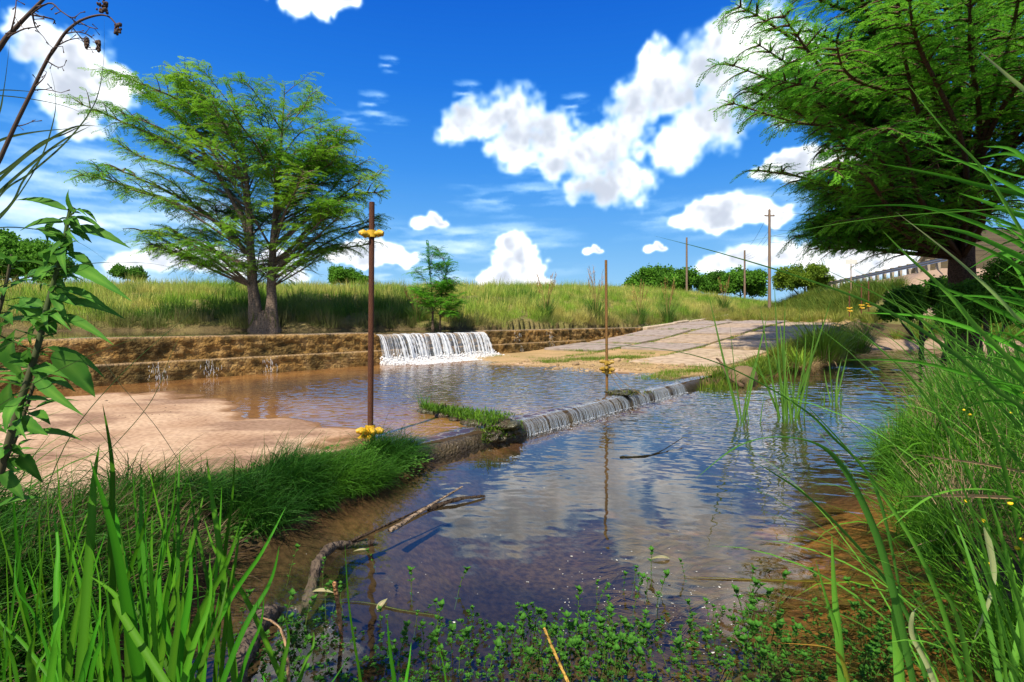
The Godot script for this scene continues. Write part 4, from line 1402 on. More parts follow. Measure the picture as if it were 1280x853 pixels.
	for k in 260:
		var s := rf(6.6, 14.0)
		var t := rf(0.05, 0.75)
		var p := st(s, t)
		spots.append([place(Vector3(p.x, land(p.x, p.z), p.z), rf(1.2, 3.2), 1.0, 0.3), green.call() * rf(0.6, 1.0)])
	scatter("poolside_grass", "rough grass at the road's foot between boulder and cattails", short, spots, "grass")
	spots = []
	for k in 700:
		var s := -2.2 - 9.0 * rf(0, 1)
		var t := rf(-6.8, -0.3)
		if nz.get_noise_2d(s * 10.0, t * 10.0) < 0.05:
			continue
		var g := rf(0.35, 1.1)
		spots.append([place(st(s, t, ford_height(s, t)), rf(0.004, 0.016) * (2.2 if rf(0, 1) > 0.97 else 1.0), 0.8, 0.5), Color(0.36 * g, 0.26 * g, 0.18 * g)])
	scatter("grit", "small pebbles and grit strewn on the dry sand", [stone.mesh(M.stone)], spots, "gravel")
	var sprout := thing("sand_tuft", st(-6.1, -2.9, ford_height(-6.1, -2.9)), "tiny lone grass tuft sprouting from the dry sand", "grass")
	put("leaves", tuft(26, 0.16, 0.006, 0.05, 0.7, 0.8, 3, M.blade, Color(0.2, 0.25, 0.05)), sprout)
	# fine grass on the near bank below the ford
	var fine := []
	for k in 5:
		fine.append(swept_tuft(75, 0.55, 0.0055, 0.10, 1.5, Vector2(0.1, 0.9), Vector2(0.5, 2.0), 0.06))
	spots = []
	for k in 1150:
		var s := -1.75 - 7.8 * pow(rf(0, 1), 0.9)
		var edge := lin([[-9.5, 3.5], [-6.4, 2.6], [-5.6, 1.8], [-5.0, 1.15], [-4.4, 0.85], [-3.4, 0.6], [-2.3, 0.36], [-1.75, 0.15]], s)
		var t := edge - (edge + 0.12) * pow(rf(0, 1), 1.1)
		var p := st(s, t)
		var heap := nz2.get_noise_2d(p.x * 22.0, p.z * 22.0)
		if heap < -0.22:
			continue
		p.y = maxf(land(p.x, p.z), 0.02)
		if t < 0.05:
			p.y = ford_height(s, minf(t, -0.03)) - 0.02
		var c := Color(0.026, 0.110, 0.012).lerp(Color(0.080, 0.235, 0.018), clampf(0.4 + nz.get_noise_2d(p.x * 14, p.z * 14) * 1.3 + rf(-0.35, 0.35), 0, 1))
		spots.append([swept(p, -0.685 + rf(-1.1, 1.1), (rf(0.5, 0.85) + heap * 0.7) * lerpf(1.0, 1.75, ss(-3.6, -6.5, s))), c])
	scatter("bank_grass", "fine dark green grass draped over the ford's near edge", fine, spots, "grass")
	# small round-leaved plants between
	rng.seed = 717
	var low_leaves := MB.new()
	for k in 16:
		var an := rf(0, TAU)
		var r := rf(0.02, 0.12)
		var p := Vector3(cos(an) * r, rf(0.02, 0.10), sin(an) * r)
		leaf_shape(low_leaves, p, p + Vector3(cos(an), rf(-0.1, 0.3), sin(an)) * rf(0.025, 0.045), rf(0.022, 0.036), Vector3.UP, Color(0.8, 0.8, 0.8), Color(1.1, 1.1, 1.1), false, 0.05)
	spots = []
	for k in 260:
		var s := rf(-8.5, -2.0)
		var edge := lin([[-8.5, 3.5], [-6.4, 2.9], [-5.6, 1.9], [-5.0, 1.25], [-4.4, 0.95], [-3.4, 0.65], [-2.0, 0.4]], s)
		var p := st(s, edge * rf(0.1, 1.0))
		p.y = maxf(land(p.x, p.z), 0.0) + 0.02
		spots.append([place(p, rf(0.7, 1.4)), Color(0.055, 0.16, 0.025).lerp(Color(0.11, 0.26, 0.035), rf(0, 1))])
	scatter("low_herb", "small round-leaved herbs spread under the bank grass", [low_leaves.mesh(M.leaf)], spots, "herb")
	# brown thatch under it
	var thatch := [tuft(60, 0.5, 0.006, 0.16, 1.1, 1.2, 4, M.dry), tuft(60, 0.4, 0.006, 0.18, 1.3, 1.0, 4, M.dry)]
	spots = []
	for k in 340:
		var s := rf(-10.0, -4.6)
		var edge := lin([[-9.5, 4.0], [-6.4, 2.9], [-5.6, 1.9], [-5.0, 1.25], [-4.2, 0.9]], s)
		var t := rf(0.2, edge)
		var p := st(s, t)
		p.y = land(p.x, p.z) + 0.02
		spots.append([place(p, rf(0.7, 1.3) * lerpf(1.0, 1.5, ss(-6.0, -8.0, s)), 0.8, 0.3), Color(0.085, 0.055, 0.032).lerp(Color(0.19, 0.13, 0.075), rf(0, 1))])
	scatter("thatch", "dead brown grass thatch matted on the left bank", thatch, spots, "grass")
	# right bank
	rng.seed = 727
	var sedge := []
	for k in 6:
		sedge.append(swept_tuft(60, [0.5, 0.7, 0.95, 0.6, 1.1, 0.45][k], [0.006, 0.008, 0.010, 0.007, 0.011, 0.006][k], 0.16, 1.9, Vector2(0.0, 0.8), Vector2(0.3, 1.9), [0.03, 0.07, 0.06, 0.14, 0.10, 0.02][k]))
	spots = []
	for k in 1900:
		var z := rf(-13.5, -1.2)
		var edge := lin([[-13.5, 11.6], [-9.5, 7.4], [-6.5, 4.7], [-5, 3.7], [-4, 3.2], [-2.6, 2.5], [-1.2, 2.3]], z)
		var inland := pow(rf(0, 1), 1.3) * 4.5
		var x := edge + inland - 0.15
		if x / -z > 1.15:
			continue
		var heap := nz2.get_noise_2d(x * 13.0, z * 13.0)
		if heap < -0.20 and inland < 2.0:
			continue
		var p := Vector3(x, maxf(0.0, land(x, z)), z)
		var c := Color(0.060, 0.205, 0.015).lerp(Color(0.175, 0.430, 0.026), clampf(0.45 + nz.get_noise_2d(x * 9, z * 9) * 1.4 + rf(-0.35, 0.35), 0, 1))
		spots.append([swept(p, PI + rf(-1.4, 1.4), clampf(rf(0.5, 0.9) + heap * 0.9, 0.35, 1.35) * lerpf(1.0, 0.75, ss(-5.0, -9.0, z)), 0.3), c])
	scatter("sedge_mat", "dense tangled bright green sedge covering the right bank", sedge, spots, "grass")
	# withered stalks lying through it
	var wither := [tuft(22, 0.7, 0.006, 0.3, 1.3, 0.5, 4, M.dry), tuft(22, 0.5, 0.007, 0.3, 1.45, 0.4, 4, M.dry)]
	spots = []
	for k in 110:
		var z := rf(-12.5, -1.6)
		var edge := lin([[-13.5, 11.6], [-9.5, 7.4], [-6.5, 4.7], [-5, 3.7], [-4, 3.2], [-2.6, 2.5], [-1.2, 2.3]], z)
		var x := edge + rf(0, 1.6)
		spots.append([place(Vector3(x, maxf(0.0, land(x, z)) + rf(0.02, 0.3), z), rf(0.6, 1.1), 1.0, 0.3), Color(0.16, 0.11, 0.06).lerp(Color(0.34, 0.25, 0.14), rf(0, 1))])
	scatter("withered_sedge", "brown withered sedge lying through the right bank's green", wither, spots, "grass")

# ---------------------------------------------------------------- near plants and oddments
func leaf_shape(b: MB, base: Vector3, tip: Vector3, width: float, face: Vector3, col: Color, col2: Color, toothed := true, sag := 0.10) -> void:
	# an ovate leaf with a drawn-out tip, folded a little along its midrib
	var d := tip - base
	var side := d.cross(face).normalized()
	var up := side.cross(d).normalized()
	if up.dot(face) < 0: up = -up
	var n := 15
	var first := b.v.size()
	for k in n:
		var u := float(k) / (n - 1)
		var w := width * 0.5 * pow(sin(PI * pow(u, 0.72)), 0.85) * (1.0 - 0.35 * u)
		if toothed and k % 2 == 1 and u < 0.9:
			w *= 1.10
		w = maxf(w, 0.0004)
		var p := base + d * u + up * (sag * d.length() * (sin(PI * u) - 0.5 * u * u))
		var c := col.lerp(col2, 0.5 + 0.5 * sin(u * 9.0 + width * 90.0))
		b.vert(p - side * w + up * w * 0.28, (up + side * 0.3).normalized(), c)
		b.vert(p - side * w * 0.5 + up * w * 0.10, (up + side * 0.25).normalized(), c)
		b.vert(p, up, Color(c.r * 1.5, c.g * 1.25, c.b * 1.3))
		b.vert(p + side * w * 0.5 + up * w * 0.10, (up - side * 0.25).normalized(), c)
		b.vert(p + side * w + up * w * 0.28, (up - side * 0.3).normalized(), c)
	for k in n - 1:
		for j in 4:
			var a := first + k * 5 + j
			b.quad(a, a + 1, a + 6, a + 5)

func blade_part(o: Node3D, pts: Array, width: float, c0: Color, c1: Color, hint: Vector3, m: Material, fold := 0.3, called := "blade", twist := 0.0) -> void:
	var path := smooth(pts, 6)
	var local := PackedVector3Array()
	for p in path:
		local.append(p - o.position)
	var b := MB.new()
	b.ribbon(local, width, c0, c1, hint, fold, 0.6, twist)
	put(called, b.mesh(m), o)

func to_ground(p: Vector3, q: Vector3, deep: float) -> Vector3:      # from q on through p down to the height deep, steepening
	var d := p - q
	d = Vector3(d.x * 0.8, minf(d.y, -0.05), d.z * 0.8)
	var k := maxf(0.02, (p.y - deep)) / maxf(0.05, -d.y)
	return p + d * minf(k, 12.0)

func build_near() -> void:
	rng.seed = 808
	left_weed()
	dry_stalks()
	broad_reeds()
	right_reeds()
	right_canes()
	pool_reeds()
	water_plants()
	oddments()

func left_weed() -> void:
	var d := 1.2
	var stem_px := [[-46, 800], [-30, 690], [0, 590], [20, 520], [45, 440], [62, 370], [76, 320], [88, 258]]
	var pts := []
	for q in stem_px:
		pts.append(at(q[0], q[1], d))
	pts[0].y = 0.35
	var o := thing("tall_weed", pts[0], "tall leafy weed with pointed toothed leaves standing on the left bank", "plant")
	var b := MB.new()
	var path := smooth(pts, 4)
	var local := PackedVector3Array()
	for p in path:
		local.append(p - o.position)
	b.tube(local, taper(local.size(), 0.011, 0.0035), 8, Color(0.075, 0.040, 0.035), 0.05, 1.0, Color(0.06, 0.11, 0.03))
	put("stem", b.mesh(M.plain), o)
	var G := Color(0.050, 0.165, 0.022)
	var G2 := Color(0.085, 0.235, 0.030)
	var extra := []
	for k in 64:
		var p := path[int(rf(0.3, 1.0) * (path.size() - 1))]
		var px := p.x / -p.z * F + 640.0
		var py := 402.0 - (p.y - EYE) / -p.z * F
		var an := rf(0, TAU)
		var l := rf(16, 52)
		extra.append([px + cos(an) * 7.0, py + sin(an) * 5.0, px + cos(an) * l, py + sin(an) * l * 0.7 + 6.0, l * rf(0.28, 0.4)])
	for q in extra + [[84, 263, 17, 248, 15], [80, 278, 23, 287, 18], [86, 310, 38, 283, 20], [95, 262, 121, 276, 10], [90, 285, 162, 308, 19], [86, 316, 121, 340, 16], [88, 335, 160, 372, 20], [78, 338, 42, 342, 16], [70, 417, 22, 368, 28],
			[78, 377, 157, 397, 19], [76, 360, 141, 389, 15], [19, 412, 27, 474, 40], [66, 440, 120, 496, 34], [70, 395, 140, 428, 16], [58, 434, 134, 472, 18], [45, 470, 100, 518, 17], [12, 478, 26, 524, 38], [17, 531, 57, 542, 28], [25, 570, 52, 602, 20],
			[92, 266, 84, 236, 8], [89, 270, 104, 300, 14], [72, 345, 108, 352, 10], [55, 400, 36, 430, 12], [40, 455, 66, 488, 14], [30, 495, 4, 540, 20], [8, 560, -20, 590, 24], [2, 590, 30, 625, 18], [82, 300, 60, 322, 10], [64, 365, 88, 410, 12], [0, 420, -30, 400, 26], [35, 400, 8, 380, 12]]:
		var m := MB.new()
		var dz := rf(-0.10, 0.10)
		var a := at(q[0], q[1], d)
		var t := at(q[2], q[3], d + dz)
		# the leaf stalk starts on the stem
		var near := path[0]
		for p in path:
			if p.distance_to(a) < near.distance_to(a):
				near = p
		if near.distance_to(a) > 0.004:
			m.tube(PackedVector3Array([near - o.position, a - o.position]), PackedFloat32Array([0.0022, 0.0015]), 5, Color(0.07, 0.12, 0.03))
		var face := Vector3(rf(-0.35, 0.35), rf(0.5, 1.0), rf(0.35, 0.9)).normalized()
		leaf_shape(m, a - o.position, t - o.position, q[4] * d / F * 0.92, face, G * rf(0.85, 1.15), G2 * rf(0.85, 1.15))
		put("leaf", m.mesh(M.leaf), o)

	# its shorter neighbours
	var n := 0
	for sp in [[[-70, 800], [-20, 640], [14, 560], [36, 500], [48, 455]], [[-80, 700], [-50, 520], [-14, 430], [6, 360], [14, 318]]]:
		var q := []
		for e in sp:
			q.append(at(e[0], e[1], 1.34 + 0.12 * n))
		q[0].y = 0.35
		var w := thing("tall_weed", q[0], ["short leafy weed leaning below the tall toothed one", "leafy weed half cut off by the left edge behind the tall one"][n], "plant", "toothed weeds on the left bank")
		var way := smooth(q, 4)
		var loc := PackedVector3Array()
		for p in way:
			loc.append(p - w.position)
		var sb := MB.new()
		sb.tube(loc, taper(loc.size(), 0.008, 0.003), 7, Color(0.07, 0.06, 0.035), 0.05)
		put("stem", sb.mesh(M.plain), w)
		for k in 34:
			var p := loc[int(lerpf(0.3, 1.0, (k + rf(0, 1)) / 34.0) * (loc.size() - 1))]
			var an := k * 2.4 + rf(-0.4, 0.4)
			var dir := Vector3(cos(an), rf(-0.25, 0.35), sin(an)).normalized()
			var l := rf(0.05, 0.12)
			var m := MB.new()
			m.tube(PackedVector3Array([p, p + dir * 0.02]), PackedFloat32Array([0.0018, 0.0014]), 5, Color(0.07, 0.12, 0.03))
			leaf_shape(m, p + dir * 0.018, p + dir * (0.018 + l), l * rf(0.3, 0.42), (Vector3(0, 1, 0.25) - dir * 0.2).normalized(), G * rf(0.85, 1.15), G2 * rf(0.85, 1.15))
			put("leaf", m.mesh(M.leaf), w)
		n += 1

func dry_stalks() -> void:
	var D := Color(0.085, 0.055, 0.040)
	var stalk := func(label: String, px: Array, d: float, r: float, sprigs: Array, heads: Array) -> void:
		var pts := []
		for q in px:
			pts.append(at(q[0], q[1], d + (q[2] if q.size() > 2 else 0.0)))
		var o := thing("seed_stalk", pts[0], label, "seed stalk", "dry seed stalks")
		var b := MB.new()
		var loc := []
		for p in pts:
			loc.append(p - o.position)
		var path := smooth(loc, 4)
		b.tube(path, taper(path.size(), r, r * 0.25), 6, D, 0.03)
		put("stalk", b.mesh(M.plain), o)
		for q in sprigs:
			var sb := MB.new()
			var l := []
			for k in range(0, q.size(), 2):
				l.append(at(q[k], q[k + 1], d + rf(-0.03, 0.03)) - o.position)
			var sp := smooth(l, 4)
			sb.tube(sp, taper(sp.size(), r * 0.28, r * 0.10), 4, D)
			for k in range(2, sp.size(), 2):
				var e := sp[k] + Vector3(rf(-0.015, 0.015), rf(-0.014, 0.012), rf(-0.012, 0.012))
				sb.tube(PackedVector3Array([sp[k], sp[k].lerp(e, 0.5), e]), PackedFloat32Array([r * 0.12, r * 0.10, r * 0.22]), 4, D)
			put("branch", sb.mesh(M.plain), o)
		for q in heads:
			var hb := MB.new()
			for k in 26:
				var p := at(q[0] + rf(-1, 1) * q[2], q[1] + rf(-1, 1) * q[3], d + rf(-0.012, 0.012)) - o.position
				hb.lump(p, Vector3(0.0028, 0.0036, 0.0028) * rf(0.7, 1.4), 3, 0.2, k, D * 0.8)
			put("seed_head", hb.mesh(M.plain), o)
	stalk.call("drooping dry brown seed stalk arching over the left edge", [[-60, 420], [-28, 260], [0, 198], [18, 158], [40, 113], [58, 76], [70, 58], [82, 40], [100, 26], [122, 19], [136, 21], [146, 32]], 1.1, 0.0052,
		[[70, 58, 86, 50, 104, 48, 112, 58], [82, 42, 98, 40, 114, 46, 124, 60], [100, 28, 112, 34, 122, 36], [58, 76, 72, 84, 80, 82], [40, 113, 56, 112, 76, 116], [44, 108, 54, 98, 58, 90], [60, 72, 66, 60, 78, 58], [18, 158, 30, 156, 44, 150], [90, 34, 104, 52, 108, 62]], [[127, 8, 7, 9], [147, 36, 4, 6], [108, 54, 2, 6], [122, 58, 2, 6]])
	stalk.call("thick dry stalk leaving the picture at the top left corner", [[-70, 300], [-40, 130], [0, 58], [20, 34], [55, -2], [80, -28]], 1.0, 0.0065,
		[[12, 44, 18, 20, 20, 0], [30, 24, 60, 4, 76, 14, 90, 22, 100, 16], [40, 16, 44, 34, 54, 46], [10, 46, 30, 36, 48, 34], [36, 18, 66, 24, 66, 30]], [])
	# long thin leaves arching across the left edge
	var o := thing("arching_sedge", at(-60, 560, 1.15), "thin dark arching leaves fanning in from the left edge", "sedge")
	var c0 := Color(0.045, 0.085, 0.028)
	var c1 := Color(0.075, 0.120, 0.040)
	for q in [[4, -40, 320, 0, 245, 40, 215, 85, 175, 118, 130, 129, 80, 130, 24], [3, -30, 300, 10, 262, 50, 200, 68, 145, 68, 110, 58, 72], [7, -50, 290, 0, 240, 40, 205, 80, 175, 112, 158], [6, -50, 240, 0, 218, 50, 180, 80, 168, 112, 152], [6, -40, 200, 0, 176, 40, 166, 96, 160], [7, -50, 275, 0, 225, 40, 190, 90, 160, 125, 158], [3, -30, 118, 0, 113, 30, 114, 48, 116],
			[3, -30, 124, 0, 120, 50, 126, 90, 136, 120, 152], [3, -40, 250, -5, 155, 5, 110, 12, 52], [5, -50, 310, 10, 260, 30, 225, 60, 190, 90, 176], [3, -30, 370, 40, 345, 110, 330, 190, 330, 250, 345], [3, -40, 460, 20, 425, 70, 400, 150, 385], [4, -40, 300, 0, 285, 60, 290, 110, 310, 160, 350], [3, -20, 520, 60, 470, 150, 430, 230, 410], [3, 30, 700, 80, 560, 150, 470, 240, 390, 300, 340], [3, 60, 640, 140, 560, 190, 500, 215, 440, 225, 420], [3, 250, 620, 200, 540, 150, 480, 120, 440, 70, 400]]:
		var pts := []
		for k in range(1, q.size(), 2):
			pts.append(at(q[k], q[k + 1], 1.15 + rf(-0.02, 0.02) + 0.03 * k / q.size()))
		blade_part(o, pts, q[0] * 1.15 / F * 0.75, c0, c1, Vector3(0.2, 0.3, 1), M.blade, 0.3, "leaf")

func broad_reeds() -> void:
	var B0 := Color(0.056, 0.235, 0.014)
	var B1 := Color(0.060, 0.270, 0.014)
	# [base px, py, tip px, py, width px, metres away, bow px]
	var groups := [
		["wide-bladed bright green reeds nearest the camera at bottom left", [[165, 800, 112, 574, 18, 1.25, 6], [186, 830, 165, 580, 13, 1.3, -4], [179, 740, 177, 587, 11, 1.35, 3], [151, 860, 134, 735, 18, 1.15, -8], [172, 800, 113, 721, 12, 1.2, 4], [140, 700, 128, 505, 13, 1.4, 6], [113, 680, 124, 556, 14, 1.35, -5], [150, 760, 196, 588, 8, 1.3, 5], [160, 840, 150, 660, 10, 1.25, 6], [128, 840, 96, 640, 10, 1.3, 8]]],
		["upright broad green reeds at the water's edge, middle of three clumps", [[220, 850, 203, 673, 16, 1.3, -5], [223, 830, 237, 673, 14, 1.35, 6], [213, 770, 256, 611, 12, 1.4, 6], [240, 790, 299, 656, 12, 1.4, 8], [205, 780, 218, 640, 9, 1.45, 4], [196, 840, 190, 640, 10, 1.3, -4], [230, 850, 262, 700, 11, 1.25, 8], [215, 853, 222, 730, 15, 1.15, 4], [200, 800, 240, 640, 7, 1.5, 10], [248, 850, 285, 720, 10, 1.3, 8]]],
		["slender tall green reeds by the sunken log", [[275, 690, 258, 570, 10, 1.6, -4], [280, 710, 294, 560, 10, 1.65, 5], [223, 680, 225, 560, 7, 1.7, 3], [276, 770, 357, 634, 9, 1.5, 8], [295, 810, 349, 683, 10, 1.45, 8], [262, 740, 236, 600, 8, 1.6, -6], [300, 853, 330, 740, 10, 1.3, 6], [285, 760, 300, 640, 8, 1.55, 4], [350, 860, 356, 773, 9, 1.35, 3], [372, 860, 392, 790, 7, 1.4, 4]]],
		["short broad reeds in the bottom left corner", [[62, 862, 82, 749, 14, 1.2, 4], [78, 862, 70, 800, 12, 1.1, -3], [40, 862, 44, 792, 12, 1.15, 2], [100, 862, 130, 756, 12, 1.2, 6], [70, 760, 67, 639, 9, 1.35, 3], [24, 860, 10, 760, 10, 1.2, -4], [112, 860, 118, 770, 10, 1.25, 3], [55, 800, 20, 690, 7, 1.3, -6], [90, 800, 110, 670, 8, 1.35, 5]]],
		["lone bright reed blades rising from the pool at bottom centre", [[495, 870, 484, 773, 9, 1.6, -2], [506, 866, 514, 803, 7, 1.6, 2], [454, 870, 431, 677, 10, 1.7, -5], [560, 870, 545, 800, 4, 1.8, 2]]]]
	for e in [["tangle of thinner reed blades behind the broad ones at far left", 0, 130, 1.7, 2.3], ["thinner reed blades behind the middle broad clump", 120, 270, 1.8, 2.5]]:
		var list := []
		for k in 30:
			var px := rf(e[1], e[2])
			list.append([px, rf(780, 860), px + rf(-60, 60), rf(560, 740), rf(4, 9), rf(e[3], e[4]), rf(-10, 10)])
		groups.append([e[0], list])
	for g in groups:
		var first: Array = g[1][0]
		var o := thing("broad_reed", at(first[0], first[1], first[5]), g[0], "reed", "broad reeds at the left waterside")
		o.position.y = -0.05
		var extra: int = 4 if g[1].size() > 5 and g[1].size() < 20 else 0
		var list: Array = g[1].duplicate()
		for k in extra:
			var r: Array = g[1][rng.randi() % g[1].size()]
			list.append([r[0] + rf(-35, 35), r[1] + rf(20, 60), r[2] + rf(-45, 45), r[3] + rf(20, 120), r[4] * rf(0.5, 0.9), r[5] + rf(0.0, 0.5), rf(-8, 8)])
		for q in list:
			var a := at(q[0], q[1], q[5])
			var t := at(q[2], q[3], q[5] + rf(-0.06, 0.12))
			var mid := a.lerp(t, 0.55) + Vector3(q[6] * q[5] / F, 0.01, rf(-0.02, 0.02))
			var root := to_ground(a, t, -0.12)
			var g0 := rf(0.45, 1.1)
			var warm := rf(0.8, 1.5)
			blade_part(o, [root, root.lerp(a, 0.5), a, mid, t], q[4] * q[5] / F * 0.85, Color(B0.r * g0 * warm, B0.g * g0, B0.b * g0), Color(B1.r * g0 * warm, B1.g * g0, B1.b * g0), Vector3(1, 0, rf(-0.5, 0.5)), M.blade, rf(0.15, 0.4), "blade", rf(-0.5, 0.5))

func right_reeds() -> void:
	var shaded0 := Color(0.060, 0.190, 0.026)  # one reed green in a shaded and a sunlit tone, painted per blade
	var shaded1 := Color(0.065, 0.200, 0.026)
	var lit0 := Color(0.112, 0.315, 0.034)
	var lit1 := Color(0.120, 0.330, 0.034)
	var tan := Color(0.42, 0.28, 0.15)
	var pale := Color(0.28, 0.34, 0.15)
	for e in [
		["dark green arched reed bowing over the pool, tip hanging", 1.9, 9.5, shaded0, shaded1, [[1152, 900], [1118, 740], [1085, 640], [1040, 566], [985, 546], [925, 556], [868, 600]], true],
		["straight dark reed blade crossing just below the arched reed", 2.0, 6, shaded0, shaded1, [[1160, 860], [1140, 780], [1098, 712], [1020, 629], [965, 590], [935, 574]], true],
		["pale green reed blade leaning up beside the arched reed", 2.0, 6, lit0, lit1, [[1210, 880], [1185, 780], [1150, 692], [1100, 612], [1055, 556], [1000, 498]], true],
		["longest dark reed, its tip pointing left against the sky", 1.8, 6, shaded0, shaded1, [[1330, 700], [1300, 560], [1240, 482], [1160, 417], [1090, 379], [1000, 346], [900, 316], [818, 295]], true],
		["thin green reed lying nearly level across the big cypress", 1.9, 4, shaded1, lit0, [[1400, 420], [1350, 300], [1280, 263], [1200, 264], [1100, 272], [1000, 288], [910, 308]], true],
		["thin dark stem arching low towards the yellowish post", 2.4, 4, shaded0, shaded1, [[1130, 760], [1095, 610], [1040, 545], [1000, 508], [920, 463], [850, 440], [760, 431], [698, 431]], true],
		["green reed blade slanting down across the shrubs", 1.9, 4.5, shaded1, lit0, [[1360, 720], [1300, 520], [1225, 445], [1152, 400], [1095, 367], [1017, 330]], true],
		["light reed blade slanting from the cypress trunk to the right edge", 1.8, 6, lit0, lit1, [[1380, 720], [1310, 530], [1212, 398], [1175, 356], [1132, 317], [1102, 287]], true],
		["yellow-green reed blade in front of the cypress trunk", 1.7, 4.5, lit0, pale, [[1400, 700], [1330, 470], [1270, 395], [1220, 345], [1175, 307], [1120, 265]], true],
		["pale reed blade high at the right edge", 1.5, 6, lit1, pale, [[1440, 500], [1340, 190], [1290, 122], [1255, 90], [1222, 62]], true],
		["thin reed blade crossing the upper cypress crown", 1.6, 4, lit0, lit1, [[1420, 600], [1330, 360], [1280, 292], [1232, 215], [1180, 160], [1130, 98]], true],
		["bright flat reed leaf arching over the right bank", 2.0, 9, lit0, lit1, [[1420, 800], [1330, 665], [1260, 618], [1205, 611], [1160, 622], [1118, 656]], true],
		["dry tan reed stem lying over the right bank", 2.4, 4, tan, tan, [[1300, 594], [1230, 580], [1140, 568]], false],
		["pair of flat dry straw leaves on the right bank", 2.2, 6, tan, tan, [[1275, 622], [1200, 619], [1127, 621]], false],
		["pale bent leaf hanging in the right-hand reeds", 2.0, 6, pale, pale, [[1232, 660], [1242, 715], [1234, 758], [1218, 800]], false],
		["pale curled leaf looping above the bottom edge", 1.9, 6, pale, pale, [[1178, 880], [1160, 832], [1140, 792], [1144, 764], [1168, 748]], false],
		["bright upright reed blade with a bent side leaf over orange water", 2.0, 10, lit0, lit1, [[1056, 880], [1050, 800], [1044, 740], [1040, 668]], true],
		["short upright green blade left of the bent side leaf", 2.0, 6, lit0, lit1, [[1052, 860], [1046, 790], [1034, 750], [1020, 700]], true],
		["broad bright blade at the bottom by the curled leaf", 1.9, 12, lit0, lit1, [[1128, 890], [1124, 820], [1120, 770], [1117, 722]], true],
		["orange-tipped leaf bent level near the bottom edge", 1.95, 6, Color(0.2, 0.3, 0.03), Color(0.45, 0.22, 0.04), [[1062, 860], [1052, 822], [1030, 808], [974, 804]], true],
		["long yellow grass stem floating across the shallow water", 3.18, 5, Color(0.36, 0.33, 0.03), Color(0.34, 0.31, 0.05), [[1232, 733], [1130, 730], [1000, 727], [845, 722]], false],
		["thin dark grass stem floating near the bottom centre", 3.0, 3, Color(0.10, 0.14, 0.05), Color(0.14, 0.18, 0.06), [[545, 770], [500, 763], [455, 754], [392, 751]], false]]:
		var pts := []
		for q in e[5]:
			pts.append(at(q[0], q[1], e[1] + rf(-0.04, 0.04)))
		if "floating" in e[0]:
			for k in pts.size():
				var dd: float = EYE * F / (e[5][k][1] - 402.0)
				pts[k] = at(e[5][k][0], e[5][k][1], dd) + Vector3(0, 0.006, 0)
		elif e[6]:
			pts[0].y = minf(pts[0].y, 0.3)
		var o := thing("arching_reed", pts[0], e[0], "reed", "long reed blades from the right bank")
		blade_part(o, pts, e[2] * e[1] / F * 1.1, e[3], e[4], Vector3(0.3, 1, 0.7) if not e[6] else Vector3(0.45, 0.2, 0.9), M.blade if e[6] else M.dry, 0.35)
	# leaning clumps that fill the right edge
	var k2 := 0
	for q in [[1.95, -1.9, 15, 1.6, 2.2, "tallest leaning reed clump at the right edge, nearest the camera"], [2.6, -2.5, 16, 1.4, 2.0, "leaning reed clump under the pale high blade"], [3.4, -3.2, 16, 1.3, 1.9, "reed clump beside the dry straw leaves"], [4.2, -4.2, 16, 1.1, 1.7, "bushy reed clump halfway along the right bank"], [5.2, -5.2, 15, 1.1, 1.6, "reed clump right of the upright cattails"], [3.0, -2.0, 14, 1.5, 2.1, "reed clump at the far right edge by the cypress trunk"], [6.6, -7.0, 15, 1.2, 1.7, "reed clump at the foot of the leafy bush"], [4.6, -5.0, 20, 1.5, 2.2, "tall bright reed clump standing behind the dry straw leaves"], [5.6, -6.6, 20, 1.6, 2.3, "tall reed clump between the cattail corner and the cypress"], [3.3, -2.7, 22, 1.6, 2.4, "dense tall reed clump rising to mid-height at the right edge"]]:
		var y := land(q[0], q[1])
		var o := thing("reed_clump", Vector3(q[0], y, q[1]), q[5], "reed", "leaning reed clumps on the right bank")
		for j in q[2] + 18:
			var b := MB.new()
			var lit := pow(rf(0, 1), 0.5)
			var tint := rf(0.85, 1.2)
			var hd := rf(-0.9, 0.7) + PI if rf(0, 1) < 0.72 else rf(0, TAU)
			b.blade(Vector3(rf(-0.2, 0.2), -0.05, rf(-0.2, 0.2)), hd, rf(q[3] * 0.65, q[4]), rf(0.010, 0.026), rf(0.05, 0.55), rf(0.3, 1.5), shaded0.lerp(lit0, lit) * tint, shaded1.lerp(lit1, lit) * tint, 12, 0.3, rf(-0.6, 0.6))
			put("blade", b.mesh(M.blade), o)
		if k2 == 1 or k2 == 3:
			var fb := MB.new()
			for j in 7:
				fb.lump(Vector3(rf(-0.5, -0.1), rf(0.45, 0.75), rf(-0.2, 0.3)), Vector3(0.012, 0.009, 0.012), 3, 0.3, j, Color(0.75, 0.50, 0.02))
			var fo := put("flower_heads", fb.mesh(M.plain), o)
			fo.set_meta("kind", "stuff")
		k2 += 1

